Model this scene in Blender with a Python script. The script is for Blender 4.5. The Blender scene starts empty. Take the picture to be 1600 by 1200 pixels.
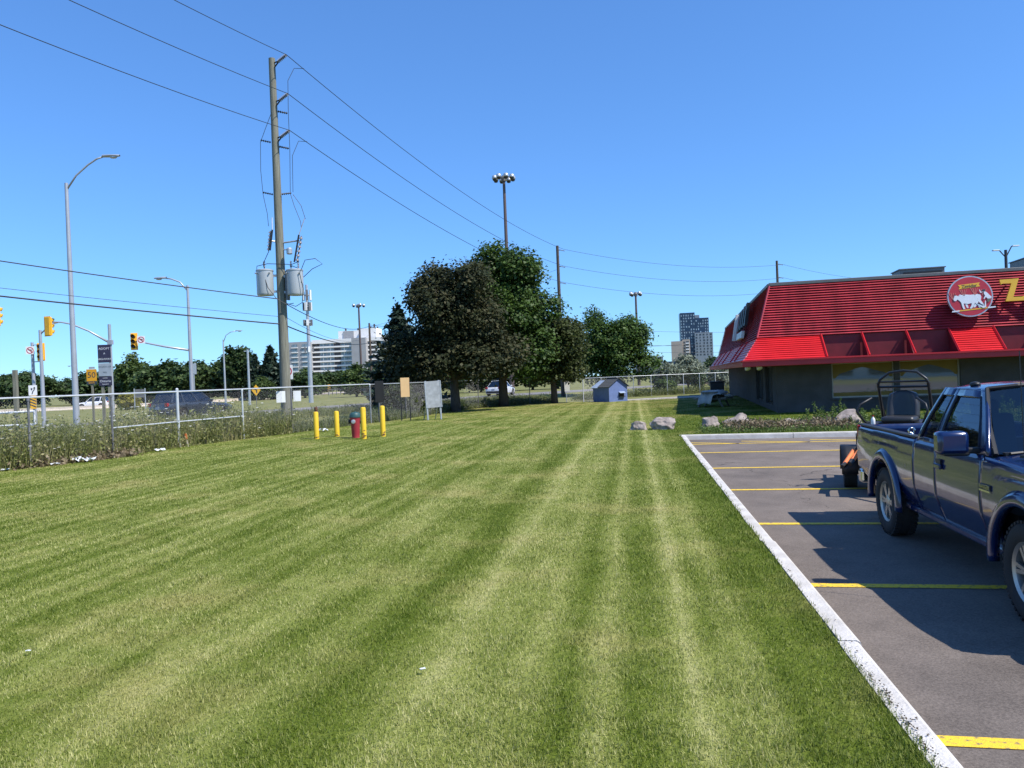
import bpy, bmesh, math, random
import numpy as np
from mathutils import Vector, Matrix, Euler

scene = bpy.context.scene
COL = scene.collection
rad = math.radians

# ------------------------------------------------------------------ camera
cam_d = bpy.data.cameras.new('camera'); cam = bpy.data.objects.new('camera', cam_d); COL.objects.link(cam)
cam_d.sensor_width = 36.0; cam_d.lens = 27.0; cam_d.clip_start = 0.1; cam_d.clip_end = 6000
def aim_camera(loc, pitch_down, roll):
    F = Vector((0, math.cos(pitch_down), -math.sin(pitch_down)))
    U0 = Vector((0, math.sin(pitch_down), math.cos(pitch_down))); R0 = Vector((1, 0, 0))
    R = math.cos(roll) * R0 - math.sin(roll) * U0
    U = math.cos(roll) * U0 + math.sin(roll) * R0
    m = Matrix((R, U, -F)).transposed().to_4x4(); m.translation = loc
    cam.matrix_world = m
aim_camera(Vector((0, 0, 1.8)), 0.00667, 0.040)
scene.camera = cam
scene.render.resolution_x = 1024; scene.render.resolution_y = 768

# ------------------------------------------------------------------ sky, sun, exposure
SUN = Vector((0.67, -0.37, 1.0)).normalized()
world = bpy.data.worlds.new('World'); scene.world = world; world.use_nodes = True
wn = world.node_tree; bgn = wn.nodes['Background']
sky = wn.nodes.new('ShaderNodeTexSky'); sky.sky_type = 'NISHITA'; sky.sun_disc = False
sky.sun_elevation = math.asin(SUN.z); sky.sun_rotation = math.atan2(SUN.x, SUN.y)
sky.altitude = 0; sky.air_density = 1.0; sky.dust_density = 0.0; sky.ozone_density = 3.0
ga = wn.nodes.new('ShaderNodeGamma'); ga.inputs['Gamma'].default_value = 0.77      # the phone's rendition of a clear blue sky: flatter, bluer
vm = wn.nodes.new('ShaderNodeVectorMath'); vm.operation = 'MULTIPLY'; vm.inputs[1].default_value = (0.69, 1.22, 1.95)
wn.links.new(sky.outputs[0], ga.inputs['Color']); wn.links.new(ga.outputs[0], vm.inputs[0]); wn.links.new(vm.outputs[0], bgn.inputs['Color'])
bgn.inputs['Strength'].default_value = 0.12
sun_d = bpy.data.lights.new('sun', 'SUN'); sun_d.energy = 5.0; sun_d.angle = rad(0.55); sun_d.color = (1.0, 0.955, 0.88)
sun = bpy.data.objects.new('sun', sun_d); COL.objects.link(sun)
sun.rotation_euler = SUN.to_track_quat('Z', 'Y').to_euler(); sun.location = (30, -20, 60)
vs = scene.view_settings
vs.view_transform = 'Standard'; vs.look = 'None'; vs.gamma = 1.0; vs.use_curve_mapping = False; vs.exposure = 0.35

# ------------------------------------------------------------------ materials
def nt(name):
    m = bpy.data.materials.new(name); m.use_nodes = True
    t = m.node_tree; b = t.nodes['Principled BSDF']
    return m, t, b
def mul(c, k): return (min(c[0]*k, 1), min(c[1]*k, 1), min(c[2]*k, 1), 1)
def M(name, col, rough=0.6, metal=0.0, var=0.12, scale=3.0, bump=0.0, bscale=40.0, coat=0.0, spec=0.5, col2=None, detail=4.0, stretch=None):
    m, t, b = nt(name)
    N, L = t.nodes, t.links
    tc = N.new('ShaderNodeTexCoord'); src = tc.outputs['Object']
    if stretch:
        mp = N.new('ShaderNodeMapping'); mp.inputs['Scale'].default_value = stretch
        L.new(src, mp.inputs[0]); src = mp.outputs[0]
    no = N.new('ShaderNodeTexNoise'); no.inputs['Scale'].default_value = scale; no.inputs['Detail'].default_value = detail
    L.new(src, no.inputs['Vector'])
    cr = N.new('ShaderNodeValToRGB'); L.new(no.outputs['Fac'], cr.inputs['Fac'])
    cr.color_ramp.elements[0].position = 0.3; cr.color_ramp.elements[1].position = 0.7
    if col2 is None:
        cr.color_ramp.elements[0].color = mul(col, 1-var); cr.color_ramp.elements[1].color = mul(col, 1+var)
    else:
        cr.color_ramp.elements[0].color = (*col, 1); cr.color_ramp.elements[1].color = (*col2, 1)
    L.new(cr.outputs['Color'], b.inputs['Base Color'])
    b.inputs['Roughness'].default_value = rough; b.inputs['Metallic'].default_value = metal
    b.inputs['Specular IOR Level'].default_value = spec
    if coat: b.inputs['Coat Weight'].default_value = coat; b.inputs['Coat Roughness'].default_value = 0.04
    if bump:
        n2 = N.new('ShaderNodeTexNoise'); n2.inputs['Scale'].default_value = bscale; n2.inputs['Detail'].default_value = 5
        L.new(src, n2.inputs['Vector'])
        bp = N.new('ShaderNodeBump'); bp.inputs['Strength'].default_value = bump; bp.inputs['Distance'].default_value = 0.02
        L.new(n2.outputs['Fac'], bp.inputs['Height']); L.new(bp.outputs['Normal'], b.inputs['Normal'])
    return m
def leaf_mat(name, stops, trans=0.3, rough=0.55, spec=0.3):
    """foliage: colour varies leaf by leaf and clump by clump, some light passes through"""
    m, t, b = nt(name); N, L = t.nodes, t.links
    ge = N.new('ShaderNodeNewGeometry'); tc = N.new('ShaderNodeTexCoord')
    no = N.new('ShaderNodeTexNoise'); no.inputs['Scale'].default_value = 0.9; no.inputs['Detail'].default_value = 3
    L.new(tc.outputs['Object'], no.inputs['Vector'])
    mx = N.new('ShaderNodeMath'); mx.operation = 'MULTIPLY_ADD'; mx.inputs[1].default_value = 0.55
    L.new(ge.outputs['Random Per Island'], mx.inputs[0])
    m2 = N.new('ShaderNodeMath'); m2.operation = 'MULTIPLY_ADD'; m2.inputs[1].default_value = 0.9; m2.inputs[2].default_value = -0.22
    L.new(no.outputs['Fac'], m2.inputs[0])
    oi = N.new('ShaderNodeObjectInfo'); m3 = N.new('ShaderNodeMath'); m3.operation = 'MULTIPLY_ADD'; m3.inputs[1].default_value = 0.26
    L.new(oi.outputs['Random'], m3.inputs[0]); m2.inputs[2].default_value = -0.35; L.new(m2.outputs[0], m3.inputs[2]); L.new(m3.outputs[0], mx.inputs[2])
    cr = N.new('ShaderNodeValToRGB'); L.new(mx.outputs[0], cr.inputs['Fac'])
    els = cr.color_ramp.elements
    for i, (p, c) in enumerate(stops):
        e = els[i] if i < 2 else els.new(p)
        e.position = p; e.color = (*c, 1)
    L.new(cr.outputs['Color'], b.inputs['Base Color']); b.inputs['Roughness'].default_value = rough
    b.inputs['Specular IOR Level'].default_value = spec
    tr = N.new('ShaderNodeBsdfTranslucent'); L.new(cr.outputs['Color'], tr.inputs['Color'])
    ms = N.new('ShaderNodeMixShader'); ms.inputs[0].default_value = trans
    L.new(b.outputs[0], ms.inputs[1]); L.new(tr.outputs[0], ms.inputs[2])
    L.new(ms.outputs[0], t.nodes['Material Output'].inputs['Surface'])
    return m
def glass_mat(name, tint=(0.25, 0.3, 0.3), base=0.08):
    m, t, b = nt(name); N, L = t.nodes, t.links
    N.remove(b)
    tr = N.new('ShaderNodeBsdfTransparent'); tr.inputs[0].default_value = (*tint, 1)
    gl = N.new('ShaderNodeBsdfGlossy'); gl.inputs['Roughness'].default_value = 0.015; gl.inputs[0].default_value = (0.9, 0.95, 1, 1)
    fr = N.new('ShaderNodeFresnel'); fr.inputs[0].default_value = 1.5
    ad = N.new('ShaderNodeMath'); ad.operation = 'ADD'; ad.inputs[1].default_value = base; L.new(fr.outputs[0], ad.inputs[0])
    ms = N.new('ShaderNodeMixShader'); L.new(ad.outputs[0], ms.inputs[0]); L.new(tr.outputs[0], ms.inputs[1]); L.new(gl.outputs[0], ms.inputs[2])
    L.new(ms.outputs[0], N['Material Output'].inputs['Surface'])
    return m

# ------------------------------------------------------------------ objects
def tag(o, label=None, cat=None, group=None, kind=None):
    if label: o['label'] = label
    if cat: o['category'] = cat
    if group: o['group'] = group
    if kind: o['kind'] = kind
    return o
def thing(name, label, cat, loc=(0, 0, 0), rz=0.0, group=None):
    o = bpy.data.objects.new(name, None); COL.objects.link(o); o.empty_display_size = 0.2
    o.location = loc; o.rotation_euler = (0, 0, rz)
    return tag(o, label, cat, group)
def mesh_obj(name, me, mat, parent=None, loc=(0, 0, 0), smooth=False):
    o = bpy.data.objects.new(name, me); COL.objects.link(o)
    if mat and not me.materials: me.materials.append(mat)
    if parent: o.parent = parent
    o.location = loc
    if smooth: me.polygons.foreach_set('use_smooth', [True] * len(me.polygons))
    return o
def copy_tree(o, parent=None):
    c = o.copy(); COL.objects.link(c); c.parent = parent
    for ch in [x for x in bpy.data.objects if x.parent == o]: copy_tree(ch, c)
    return c
def basis(d):
    d = Vector(d).normalized()
    a = Vector((0, 0, 1)) if abs(d.z) < 0.95 else Vector((1, 0, 0))
    u = d.cross(a).normalized(); return u, d.cross(u).normalized()
class MB:
    def __init__(s): s.v = []; s.f = []
    def box(s, c, d, rz=0.0, rx=0.0, ry=0.0):
        R = Euler((rx, ry, rz)).to_matrix(); n = len(s.v); c = Vector(c)
        for x in (-.5, .5):
            for y in (-.5, .5):
                for z in (-.5, .5): s.v.append(c + R @ Vector((x*d[0], y*d[1], z*d[2])))
        for q in ((0,1,3,2),(4,6,7,5),(0,4,5,1),(2,3,7,6),(0,2,6,4),(1,5,7,3)): s.f.append([n+i for i in q])
        return s
    def tube(s, pts, r, n=8, cap=True):
        pts = [Vector(p) for p in pts]; k = len(pts)
        rs = r if isinstance(r, (list, tuple)) else [r]*k
        st = len(s.v); u = None
        for i, p in enumerate(pts):
            d = (pts[min(i+1, k-1)] - pts[max(i-1, 0)])
            if u is None: u, w = basis(d)
            else:
                d.normalize(); u = (u - d*u.dot(d)).normalized(); w = d.cross(u)
            for j in range(n):
                a = 2*math.pi*j/n
                s.v.append(p + (u*math.cos(a) + w*math.sin(a))*rs[i])
        for i in range(k-1):
            for j in range(n):
                a, b = st+i*n+j, st+i*n+(j+1) % n
                s.f.append([a, b, b+n, a+n])
        if cap:
            s.f.append([st+j for j in range(n)][::-1]); s.f.append([st+(k-1)*n+j for j in range(n)])
        return s
    def cyl(s, p0, p1, r0, r1=None, n=12): return s.tube([p0, p1], [r0, r0 if r1 is None else r1], n)
    def lathe(s, prof, c=(0, 0, 0), axis='z', n=24, cap=True):
        st = len(s.v); c = Vector(c)
        for (r, h) in prof:
            for j in range(n):
                a = 2*math.pi*j/n; x, y = r*math.cos(a), r*math.sin(a)
                s.v.append(c + (Vector((x, y, h)) if axis == 'z' else Vector((x, h, y)) if axis == 'y' else Vector((h, x, y))))
        for i in range(len(prof)-1):
            for j in range(n):
                a, b = st+i*n+j, st+i*n+(j+1) % n; s.f.append([a, b, b+n, a+n])
        if cap:
            s.f.append([st+j for j in range(n)][::-1]); s.f.append([st+(len(prof)-1)*n+j for j in range(n)])
        return s
    def grid(s, P):
        st = len(s.v); r, c = len(P), len(P[0])
        for row in P:
            for p in row: s.v.append(Vector(p))
        for i in range(r-1):
            for j in range(c-1):
                a = st+i*c+j; s.f.append([a, a+1, a+c+1, a+c])
        return s
    def prism(s, poly, o, ux, uy, h):
        """poly in (a,b) on axes ux,uy from o; extruded by vector h"""
        o, ux, uy, h = Vector(o), Vector(ux), Vector(uy), Vector(h); st = len(s.v); k = len(poly)
        for a, b in poly: s.v.append(o + ux*a + uy*b)
        for a, b in poly: s.v.append(o + ux*a + uy*b + h)
        s.f.append([st+i for i in range(k)][::-1]); s.f.append([st+k+i for i in range(k)])
        for i in range(k):
            j = (i+1) % k; s.f.append([st+i, st+j, st+k+j, st+k+i])
        return s
    def ball(s, c, r, n=10, m=7, sq=(1, 1, 1)):
        prof = [(max(r*math.sin(math.pi*i/m), 1e-4), -r*math.cos(math.pi*i/m)) for i in range(m+1)]
        st = len(s.v); s.lathe(prof, (0, 0, 0), 'z', n, cap=False)
        c = Vector(c)
        for i in range(st, len(s.v)): s.v[i] = Vector((s.v[i].x*sq[0], s.v[i].y*sq[1], s.v[i].z*sq[2])) + c
        return s
    def mesh(s, name):
        me = bpy.data.meshes.new(name); me.from_pydata([tuple(v) for v in s.v], [], s.f); me.update()
        bm = bmesh.new(); bm.from_mesh(me); bmesh.ops.recalc_face_normals(bm, faces=bm.faces); bm.to_mesh(me); bm.free()
        return me
    def build(s, name, mat, parent=None, smooth=False, loc=(0, 0, 0), bevel=0.0, solid=0.0, auto=None):
        o = mesh_obj(name, s.mesh(name), mat, parent, loc, smooth)
        if solid:
            md = o.modifiers.new('Solidify', 'SOLIDIFY'); md.thickness = solid; md.offset = -1
        if bevel:
            md = o.modifiers.new('Bevel', 'BEVEL'); md.width = bevel; md.segments = 2; md.limit_method = 'ANGLE'; md.angle_limit = rad(35)
        if auto:
            o.data.polygons.foreach_set('use_smooth', [True]*len(o.data.polygons))
            o.data.set_sharp_from_angle(angle=rad(auto))
        return o
def text_mesh(name, txt, size, depth, mat, parent, mtx, align='CENTER'):
    cu = bpy.data.curves.new(name, 'FONT'); cu.body = txt; cu.size = size; cu.extrude = depth; cu.align_x = align; cu.align_y = 'CENTER'; cu.resolution_u = 3
    to = bpy.data.objects.new(name, cu); COL.objects.link(to)
    dg = bpy.context.evaluated_depsgraph_get()
    me = bpy.data.meshes.new_from_object(to.evaluated_get(dg))
    bpy.data.objects.remove(to); me.transform(mtx); me.materials.clear()
    return mesh_obj(name, me, mat, parent)
def tri_mesh(name, V, nper, mat, parent=None, loc=(0, 0, 0)):
    """V: (k, nper, 3) array, one polygon of nper corners per row"""
    k = V.shape[0]; me = bpy.data.meshes.new(name)
    me.vertices.add(k*nper); me.vertices.foreach_set('co', V.reshape(-1).astype(np.float32))
    me.loops.add(k*nper); me.loops.foreach_set('vertex_index', np.arange(k*nper, dtype=np.int32))
    me.polygons.add(k); me.polygons.foreach_set('loop_start', np.arange(0, k*nper, nper, dtype=np.int32))
    me.polygons.foreach_set('loop_total', np.full(k, nper, dtype=np.int32))
    me.update(calc_edges=True)
    return mesh_obj(name, me, mat, parent, loc)
# ------------------------------------------------------------------ shared materials
m_conc = M('kerb concrete', (0.43, 0.40, 0.36), 0.9, scale=3.5, col2=(0.60, 0.57, 0.53), bump=0.5, bscale=50, detail=9)
m_galv = M('galvanised steel', (0.46, 0.48, 0.50), 0.45, 0.55, var=0.12, scale=6)
m_lampgrey = M('grey painted steel', (0.40, 0.42, 0.45), 0.45, 0.35, var=0.08, scale=2)
m_black = M('black plastic', (0.012, 0.012, 0.013), 0.5, var=0.2)
m_rubber = M('rubber', (0.016, 0.016, 0.017), 0.8, var=0.25, bump=0.2, bscale=80)
m_white = M('white paint', (0.75, 0.75, 0.74), 0.5, var=0.05)
m_wood = M('weathered pole wood', (0.185, 0.18, 0.14), 0.9, var=0.3, scale=4, bump=0.5, bscale=30, stretch=(6, 6, 0.35))
m_darkwood = M('dark pole wood', (0.085, 0.065, 0.05), 0.9, var=0.3, scale=4, stretch=(6, 6, 0.35))
m_wire = M('cable', (0.025, 0.028, 0.035), 0.6, var=0.1)
m_porc = M('insulator porcelain', (0.20, 0.19, 0.20), 0.35, var=0.2)
m_yellowsig = M('signal yellow', (0.80, 0.42, 0.02), 0.5, var=0.08)
m_rust = M('rust', (0.13, 0.06, 0.035), 0.9, var=0.4, scale=20)

# ------------------------------------------------------------------ ground
KA = rad(9.0)                                   # heading of the long kerb, clockwise from +Y
KD = Vector((math.sin(KA), math.cos(KA), 0)); KN = Vector((math.cos(KA), -math.sin(KA), 0))
K0 = Vector((1.85, 3.67, 0))                    # a point on the lawn edge of the kerb
def kerb_pt(s, off=0.0, z=0.0): p = K0 + KD*s + KN*off; return Vector((p.x, p.y, z))
K_END = 18.45                                   # s of the corner with the back kerb
BA = rad(-14.0); BD = Vector((math.cos(BA), math.sin(BA), 0)); BN = Vector((math.sin(BA)*-1, math.cos(BA), 0))
KC = kerb_pt(K_END)

def lawn_color(t, noise_scale=1.0):
    """mown bands parallel to the kerb with their sheen put into the colour, dry patches, blade colour"""
    N, L = t.nodes, t.links
    ge = N.new('ShaderNodeNewGeometry')
    sub = N.new('ShaderNodeVectorMath'); sub.operation = 'SUBTRACT'; sub.inputs[1].default_value = K0
    L.new(ge.outputs['Position'], sub.inputs[0])
    def dot(v):
        d = N.new('ShaderNodeVectorMath'); d.operation = 'DOT_PRODUCT'; d.inputs[1].default_value = v
        L.new(sub.outputs[0], d.inputs[0]); return d.outputs['Value']
    def math_(op, a, b, c=None):
        n = N.new('ShaderNodeMath'); n.operation = op
        for i, x in enumerate((a, b, c)):
            if x is None: continue
            if isinstance(x, (int, float)): n.inputs[i].default_value = x
            else: L.new(x, n.inputs[i])
        return n.outputs[0]
    def noise(vec, sc, det=3, rough=0.55):
        n = N.new('ShaderNodeTexNoise'); n.inputs['Scale'].default_value = sc; n.inputs['Detail'].default_value = det; n.inputs['Roughness'].default_value = rough
        L.new(vec, n.inputs['Vector']); return n.outputs['Fac']
    u, v = dot(KN), dot(KD)
    cv = N.new('ShaderNodeCombineXYZ'); L.new(u, cv.inputs[0]); L.new(math_('MULTIPLY', v, 0.12), cv.inputs[1])
    streak = noise(cv.outputs[0], 3.2, 5, 0.65)
    patch = noise(ge.outputs['Position'], 0.55, 5, 0.6)
    fine = noise(ge.outputs['Position'], 7.0, 4, 0.6)
    wob = math_('MULTIPLY_ADD', noise(ge.outputs['Position'], 0.6, 2), 0.16, -0.08)
    uu = math_('ADD', u, wob)
    # bands by the kerb: tracks, dry turf and laid-blade sheen painted into the colour
    ramp = N.new('ShaderNodeValToRGB'); e = ramp.color_ramp.elements
    stops = [(-4.6, .50), (-4.15, .68), (-3.75, .42), (-3.4, .58), (-3.05, .16), (-2.85, .34), (-2.55, .86), (-2.3, .62), (-1.95, .66), (-1.7, .30), (-1.5, .74), (-1.32, .28), (-1.12, .45), (-0.98, .98), (-0.82, .50), (-0.62, .66), (-0.45, .22), (0.0, .08)]
    for i, (p, val) in enumerate(stops):
        q = (p + 4.6) / 4.6
        el = e[i] if i < 2 else e.new(q)
        el.position = q; el.color = (val, val, val, 1)
    L.new(math_('MULTIPLY_ADD', uu, 1/4.6, 1.0), ramp.inputs['Fac'])
    # farther out the painted light and dark passes repeat
    w1 = math_('SINE', math_('MULTIPLY', uu, 2*math.pi/1.42), 0)
    w2 = math_('SINE', math_('MULTIPLY', uu, 2*math.pi/0.38), 0)
    per = math_('MULTIPLY_ADD', w1, 0.08, math_('MULTIPLY_ADD', w2, 0.11, 0.48))
    near = math_('GREATER_THAN', u, -4.5)
    band = math_('ADD', math_('MULTIPLY', near, ramp.outputs['Color']), math_('MULTIPLY', math_('SUBTRACT', 1.0, near), per))
    tot = math_('MULTIPLY_ADD', band, 0.62, math_('MULTIPLY_ADD', streak, 0.62, math_('MULTIPLY_ADD', patch, 0.58, -0.41)))
    dry = math_('MULTIPLY', math_('SUBTRACT', patch, 0.52), 5.0)
    return ge, tot, fine, dry, math_, v
def lawn_mat(name, blades):
    m, t, b = nt(name); N, L = t.nodes, t.links
    ge, tot, fine, dry, math_, v = lawn_color(t)
    if blades:
        rnd = ge.outputs['Random Per Island']
        fac = math_('MULTIPLY_ADD', rnd, 0.78, math_('ADD', tot, -0.40))
    else:
        fac = math_('MULTIPLY_ADD', fine, 0.5, math_('ADD', tot, -0.28))
    cr = N.new('ShaderNodeValToRGB'); L.new(fac, cr.inputs['Fac']); e = cr.color_ramp.elements
    cols = [(p, c if blades else tuple(x*.72 for x in c)) for p, c in ((0.05, LG[0]), (0.35, LG[1]), (0.62, LG[2]), (0.95, LG[3]))]  # ground colour darkened to paint the shade between blades
    for i, (p, c) in enumerate(cols):
        el = e[i] if i < 2 else e.new(p)
        el.position = p; el.color = (*c, 1)
    # tan, dry turf in patches and towards the back of the lawn
    far = math_('MULTIPLY_ADD', v, 1/26.0, -0.85)
    mixf = math_('MINIMUM', math_('MAXIMUM', math_('ADD', math_('MULTIPLY', dry, 0.42), math_('MULTIPLY', math_('MAXIMUM', far, 0.0), 0.30)), 0.0), 0.55)
    mx = N.new('ShaderNodeMixRGB'); L.new(mixf, mx.inputs[0]); L.new(cr.outputs[0], mx.inputs[1]); mx.inputs[2].default_value = (0.37, 0.295, 0.12, 1)
    L.new(mx.outputs[0], b.inputs['Base Color'])
    b.inputs['Roughness'].default_value = 0.6 if blades else 0.9; b.inputs['Specular IOR Level'].default_value = 0.25 if blades else 0.1
    if blades:
        tr = N.new('ShaderNodeBsdfTranslucent'); L.new(mx.outputs[0], tr.inputs['Color'])
        ms = N.new('ShaderNodeMixShader'); ms.inputs[0].default_value = 0.3
        L.new(b.outputs[0], ms.inputs[1]); L.new(tr.outputs[0], ms.inputs[2]); L.new(ms.outputs[0], N['Material Output'].inputs['Surface'])
    else:
        bp = N.new('ShaderNodeBump'); bp.inputs['Strength'].default_value = 0.6; bp.inputs['Distance'].default_value = 0.05
        n2 = N.new('ShaderNodeTexNoise'); n2.inputs['Scale'].default_value = 25; n2.inputs['Detail'].default_value = 6
        L.new(ge.outputs['Position'], n2.inputs['Vector']); L.new(n2.outputs['Fac'], bp.inputs['Height']); L.new(bp.outputs[0], b.inputs['Normal'])
    return m
LG = [(0.072, 0.116, 0.006), (0.156, 0.202, 0.026), (0.315, 0.342, 0.088), (0.58, 0.55, 0.25)]
m_lawn = lawn_mat('mown turf', False); m_blade = lawn_mat('turf blades', True)
m_field = M('rough field grass', (0.115, 0.14, 0.042), 0.95, scale=0.5, col2=(0.26, 0.235, 0.10), bump=0.7, bscale=6, detail=8, spec=0.1)
m_asph = None
def asphalt(name, c, spots=True):
    m, t, b = nt(name); N, L = t.nodes, t.links
    ge = N.new('ShaderNodeNewGeometry')
    def noise(sc, det, r=0.6):
        n = N.new('ShaderNodeTexNoise'); n.inputs['Scale'].default_value = sc; n.inputs['Detail'].default_value = det; n.inputs['Roughness'].default_value = r
        L.new(ge.outputs['Position'], n.inputs['Vector']); return n.outputs['Fac']
    big, mid, fin = noise(0.35, 5), noise(2.5, 5), noise(70, 4)
    def ma(op, a, b_, c_=None):
        n = N.new('ShaderNodeMath'); n.operation = op
        for i, x in enumerate((a, b_, c_)):
            if x is None: continue
            if isinstance(x, (int, float)): n.inputs[i].default_value = x
            else: L.new(x, n.inputs[i])
        return n.outputs[0]
    vo = N.new('ShaderNodeTexVoronoi'); vo.feature = 'DISTANCE_TO_EDGE'; vo.inputs['Scale'].default_value = 0.16
    wv = N.new('ShaderNodeVectorMath'); wv.operation = 'MULTIPLY_ADD'; wv.inputs[1].default_value = (1.6, 1.6, 0)
    nc = N.new('ShaderNodeTexNoise'); nc.inputs['Scale'].default_value = 1.1; nc.inputs['Detail'].default_value = 6; L.new(ge.outputs['Position'], nc.inputs['Vector'])
    L.new(nc.outputs['Color'], wv.inputs[0]); L.new(ge.outputs['Position'], wv.inputs[2]); L.new(wv.outputs[0], vo.inputs['Vector'])
    crack = ma('MULTIPLY', ma('LESS_THAN', vo.outputs['Distance'], 0.0016), ma('GREATER_THAN', noise(0.5, 2), 0.50))
    oil = ma('MULTIPLY', ma('MAXIMUM', ma('SUBTRACT', noise(0.9, 3, 0.5), 0.63), 0.0), 2.2)
    dust = ma('MULTIPLY', ma('MAXIMUM', ma('SUBTRACT', noise(0.22, 6, 0.7), 0.52), 0.0), 1.6)
    big = ma('ADD', ma('SUBTRACT', ma('SUBTRACT', big, ma('MULTIPLY', crack, 0.45)), oil), dust)
    f = ma('MULTIPLY_ADD', big, 0.7, ma('MULTIPLY_ADD', mid, 0.35, ma('MULTIPLY_ADD', fin, 0.85, -0.45)))
    cr = N.new('ShaderNodeValToRGB'); L.new(f, cr.inputs[0])
    cr.color_ramp.elements[0].position = 0.22; cr.color_ramp.elements[0].color = mul(c, 0.55)
    cr.color_ramp.elements[1].position = 0.78; cr.color_ramp.elements[1].color = mul(c, 1.55)
    L.new(cr.outputs[0], b.inputs['Base Color']); b.inputs['Roughness'].default_value = 0.85; b.inputs['Specular IOR Level'].default_value = 0.25
    bp = N.new('ShaderNodeBump'); bp.inputs['Strength'].default_value = 0.55; bp.inputs['Distance'].default_value = 0.008
    L.new(fin, bp.inputs['Height']); L.new(bp.outputs[0], b.inputs['Normal'])
    return m
m_asph = asphalt('parking asphalt', (0.146, 0.121, 0.102))
m_road = asphalt('road asphalt', (0.20, 0.185, 0.175))
m_lane = asphalt('pale lane asphalt', (0.34, 0.31, 0.275))
m_croad = asphalt('concrete road', (0.40, 0.33, 0.26))
m_yline = M('yellow line paint', (0.20, 0.165, 0.09), 0.75, scale=26, col2=(0.80, 0.52, 0.03), bump=0.3, bscale=120, detail=9)
m_yline.node_tree.nodes['Color Ramp'].color_ramp.elements[0].position = 0.34; m_yline.node_tree.nodes['Color Ramp'].color_ramp.elements[1].position = 0.47

def sheet(name, pts, z, mat):
    bm = bmesh.new(); vs_ = [bm.verts.new((p[0], p[1], z)) for p in pts]; bm.faces.new(vs_)
    bmesh.ops.triangulate(bm, faces=bm.faces); bmesh.ops.recalc_face_normals(bm, faces=bm.faces)
    if bm.faces[:][0].normal.z < 0: bmesh.ops.reverse_faces(bm, faces=bm.faces)
    me = bpy.data.meshes.new(name); bm.to_mesh(me); bm.free()
    return tag(mesh_obj(name, me, mat), kind='structure')
GZ = -0.16
sheet('ground', [(-3500, -400), (3500, -400), (3500, 4500), (-3500, 4500)], GZ, m_field)
AZ = -0.12
ka, kb = kerb_pt(-22, 0.10), kerb_pt(K_END, 0.10)
back_r = KC + BD*45
lot = sheet('parking_lot', [ka, (48, -24), (back_r.x, back_r.y), (KC.x+0.1, KC.y+0.06)], AZ, m_asph)
FENCE = [(-22.6, -6.0), (-19.6, 2.0), (-17.6, 7.4), (-15.9, 11.6), (-14.2, 16.0), (-12.55, 19.9), (-11.65, 22.3), (-10.95, 25.1), (-9.85, 28.0), (-8.75, 30.4), (-6.65, 35.9), (-5.4, 38.8), (-4.55, 42.4), (-3.7, 46.2), (-2.2, 49.4), (-0.5, 51.6), (1.2, 53.2), (3.1, 54.6)]
lawn_poly = [(-24.6, -14), (kerb_pt(-18)[0], kerb_pt(-18)[1]), (KC.x, KC.y), tuple((KC + BD*30)[:2]), (42, 40), (30, 55.5), (17, 54.0), (8.0, 52.2), (3.1, 54.6)] + FENCE[::-1][1:]
sheet('lawn', lawn_poly, 0.0, m_lawn)
# the lawn's earth edge along the fence
eb = MB()
for a, b_ in zip(FENCE[:-1], FENCE[1:]): eb.grid([[(a[0], a[1], 0), (b_[0], b_[1], 0)], [(a[0]-1.0, a[1]+0.4, GZ-0.02), (b_[0]-1.0, b_[1]+0.4, GZ-0.02)]])
tag(eb.build('bank', m_field), kind='structure')
eb = MB(); q = [(3.1, 54.6), (8.0, 52.2), (17, 54.0), (30, 55.5), (42, 40)]
for a, b_ in zip(q[:-1], q[1:]): eb.grid([[(a[0], a[1], 0), (b_[0], b_[1], 0)], [(a[0]+.2, a[1]+0.9, GZ-0.02), (b_[0]+.2, b_[1]+0.9, GZ-0.02)]])
tag(eb.build('bank', m_field), kind='structure')
sheet('lane', [(2.2, 55.6), (8.2, 52.9), (17, 54.6), (30, 56), (60, 50), (60, 60), (30, 66), (17.9, 63), (9, 59.6), (4, 57.6)], GZ+0.02, m_lane)
def ribbon(name, pts, w, z, mat):
    L_, R_ = [], []
    for i, p in enumerate(pts):
        a, b_ = Vector(pts[max(i-1, 0)]), Vector(pts[min(i+1, len(pts)-1)])
        d = (b_-a).normalized(); n = Vector((-d.y, d.x)); p = Vector(p)
        L_.append((*(p+n*w/2), z)); R_.append((*(p-n*w/2), z))
    return tag(MB().grid([L_, R_]).build(name, mat), kind='structure')
RAMP = [(-46, -8), (-36, 18), (-30, 32), (-23.5, 45), (-15, 59), (-6, 72), (4, 84), (16, 97), (34, 112), (60, 128)]
RZ = 0.14                                       # the side road lies on a low bank
ribbon('side_road', RAMP, 8.0, RZ, m_road)
for sgn in (1, -1):
    G = []
    for i, p in enumerate(RAMP):
        d = (Vector(RAMP[min(i+1, len(RAMP)-1)])-Vector(RAMP[max(i-1, 0)])).normalized(); n = Vector((-d.y, d.x))*sgn; p = Vector(p)
        G.append([(*(p+n*3.9), RZ-.004), (*(p+n*4.6), RZ-.03), (*(p+n*7.0), GZ-.02)])
    tag(MB().grid(G).build('verge', m_field), kind='structure')
MAIN = [(-230, 98), (-160, 103), (-110, 109), (-78, 116), (-62, 124), (-55, 142), (-53, 170), (-52, 210), (-46, 260), (-30, 330)]
ribbon('main_road', MAIN, 15.0, GZ+0.016, m_croad)

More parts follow.
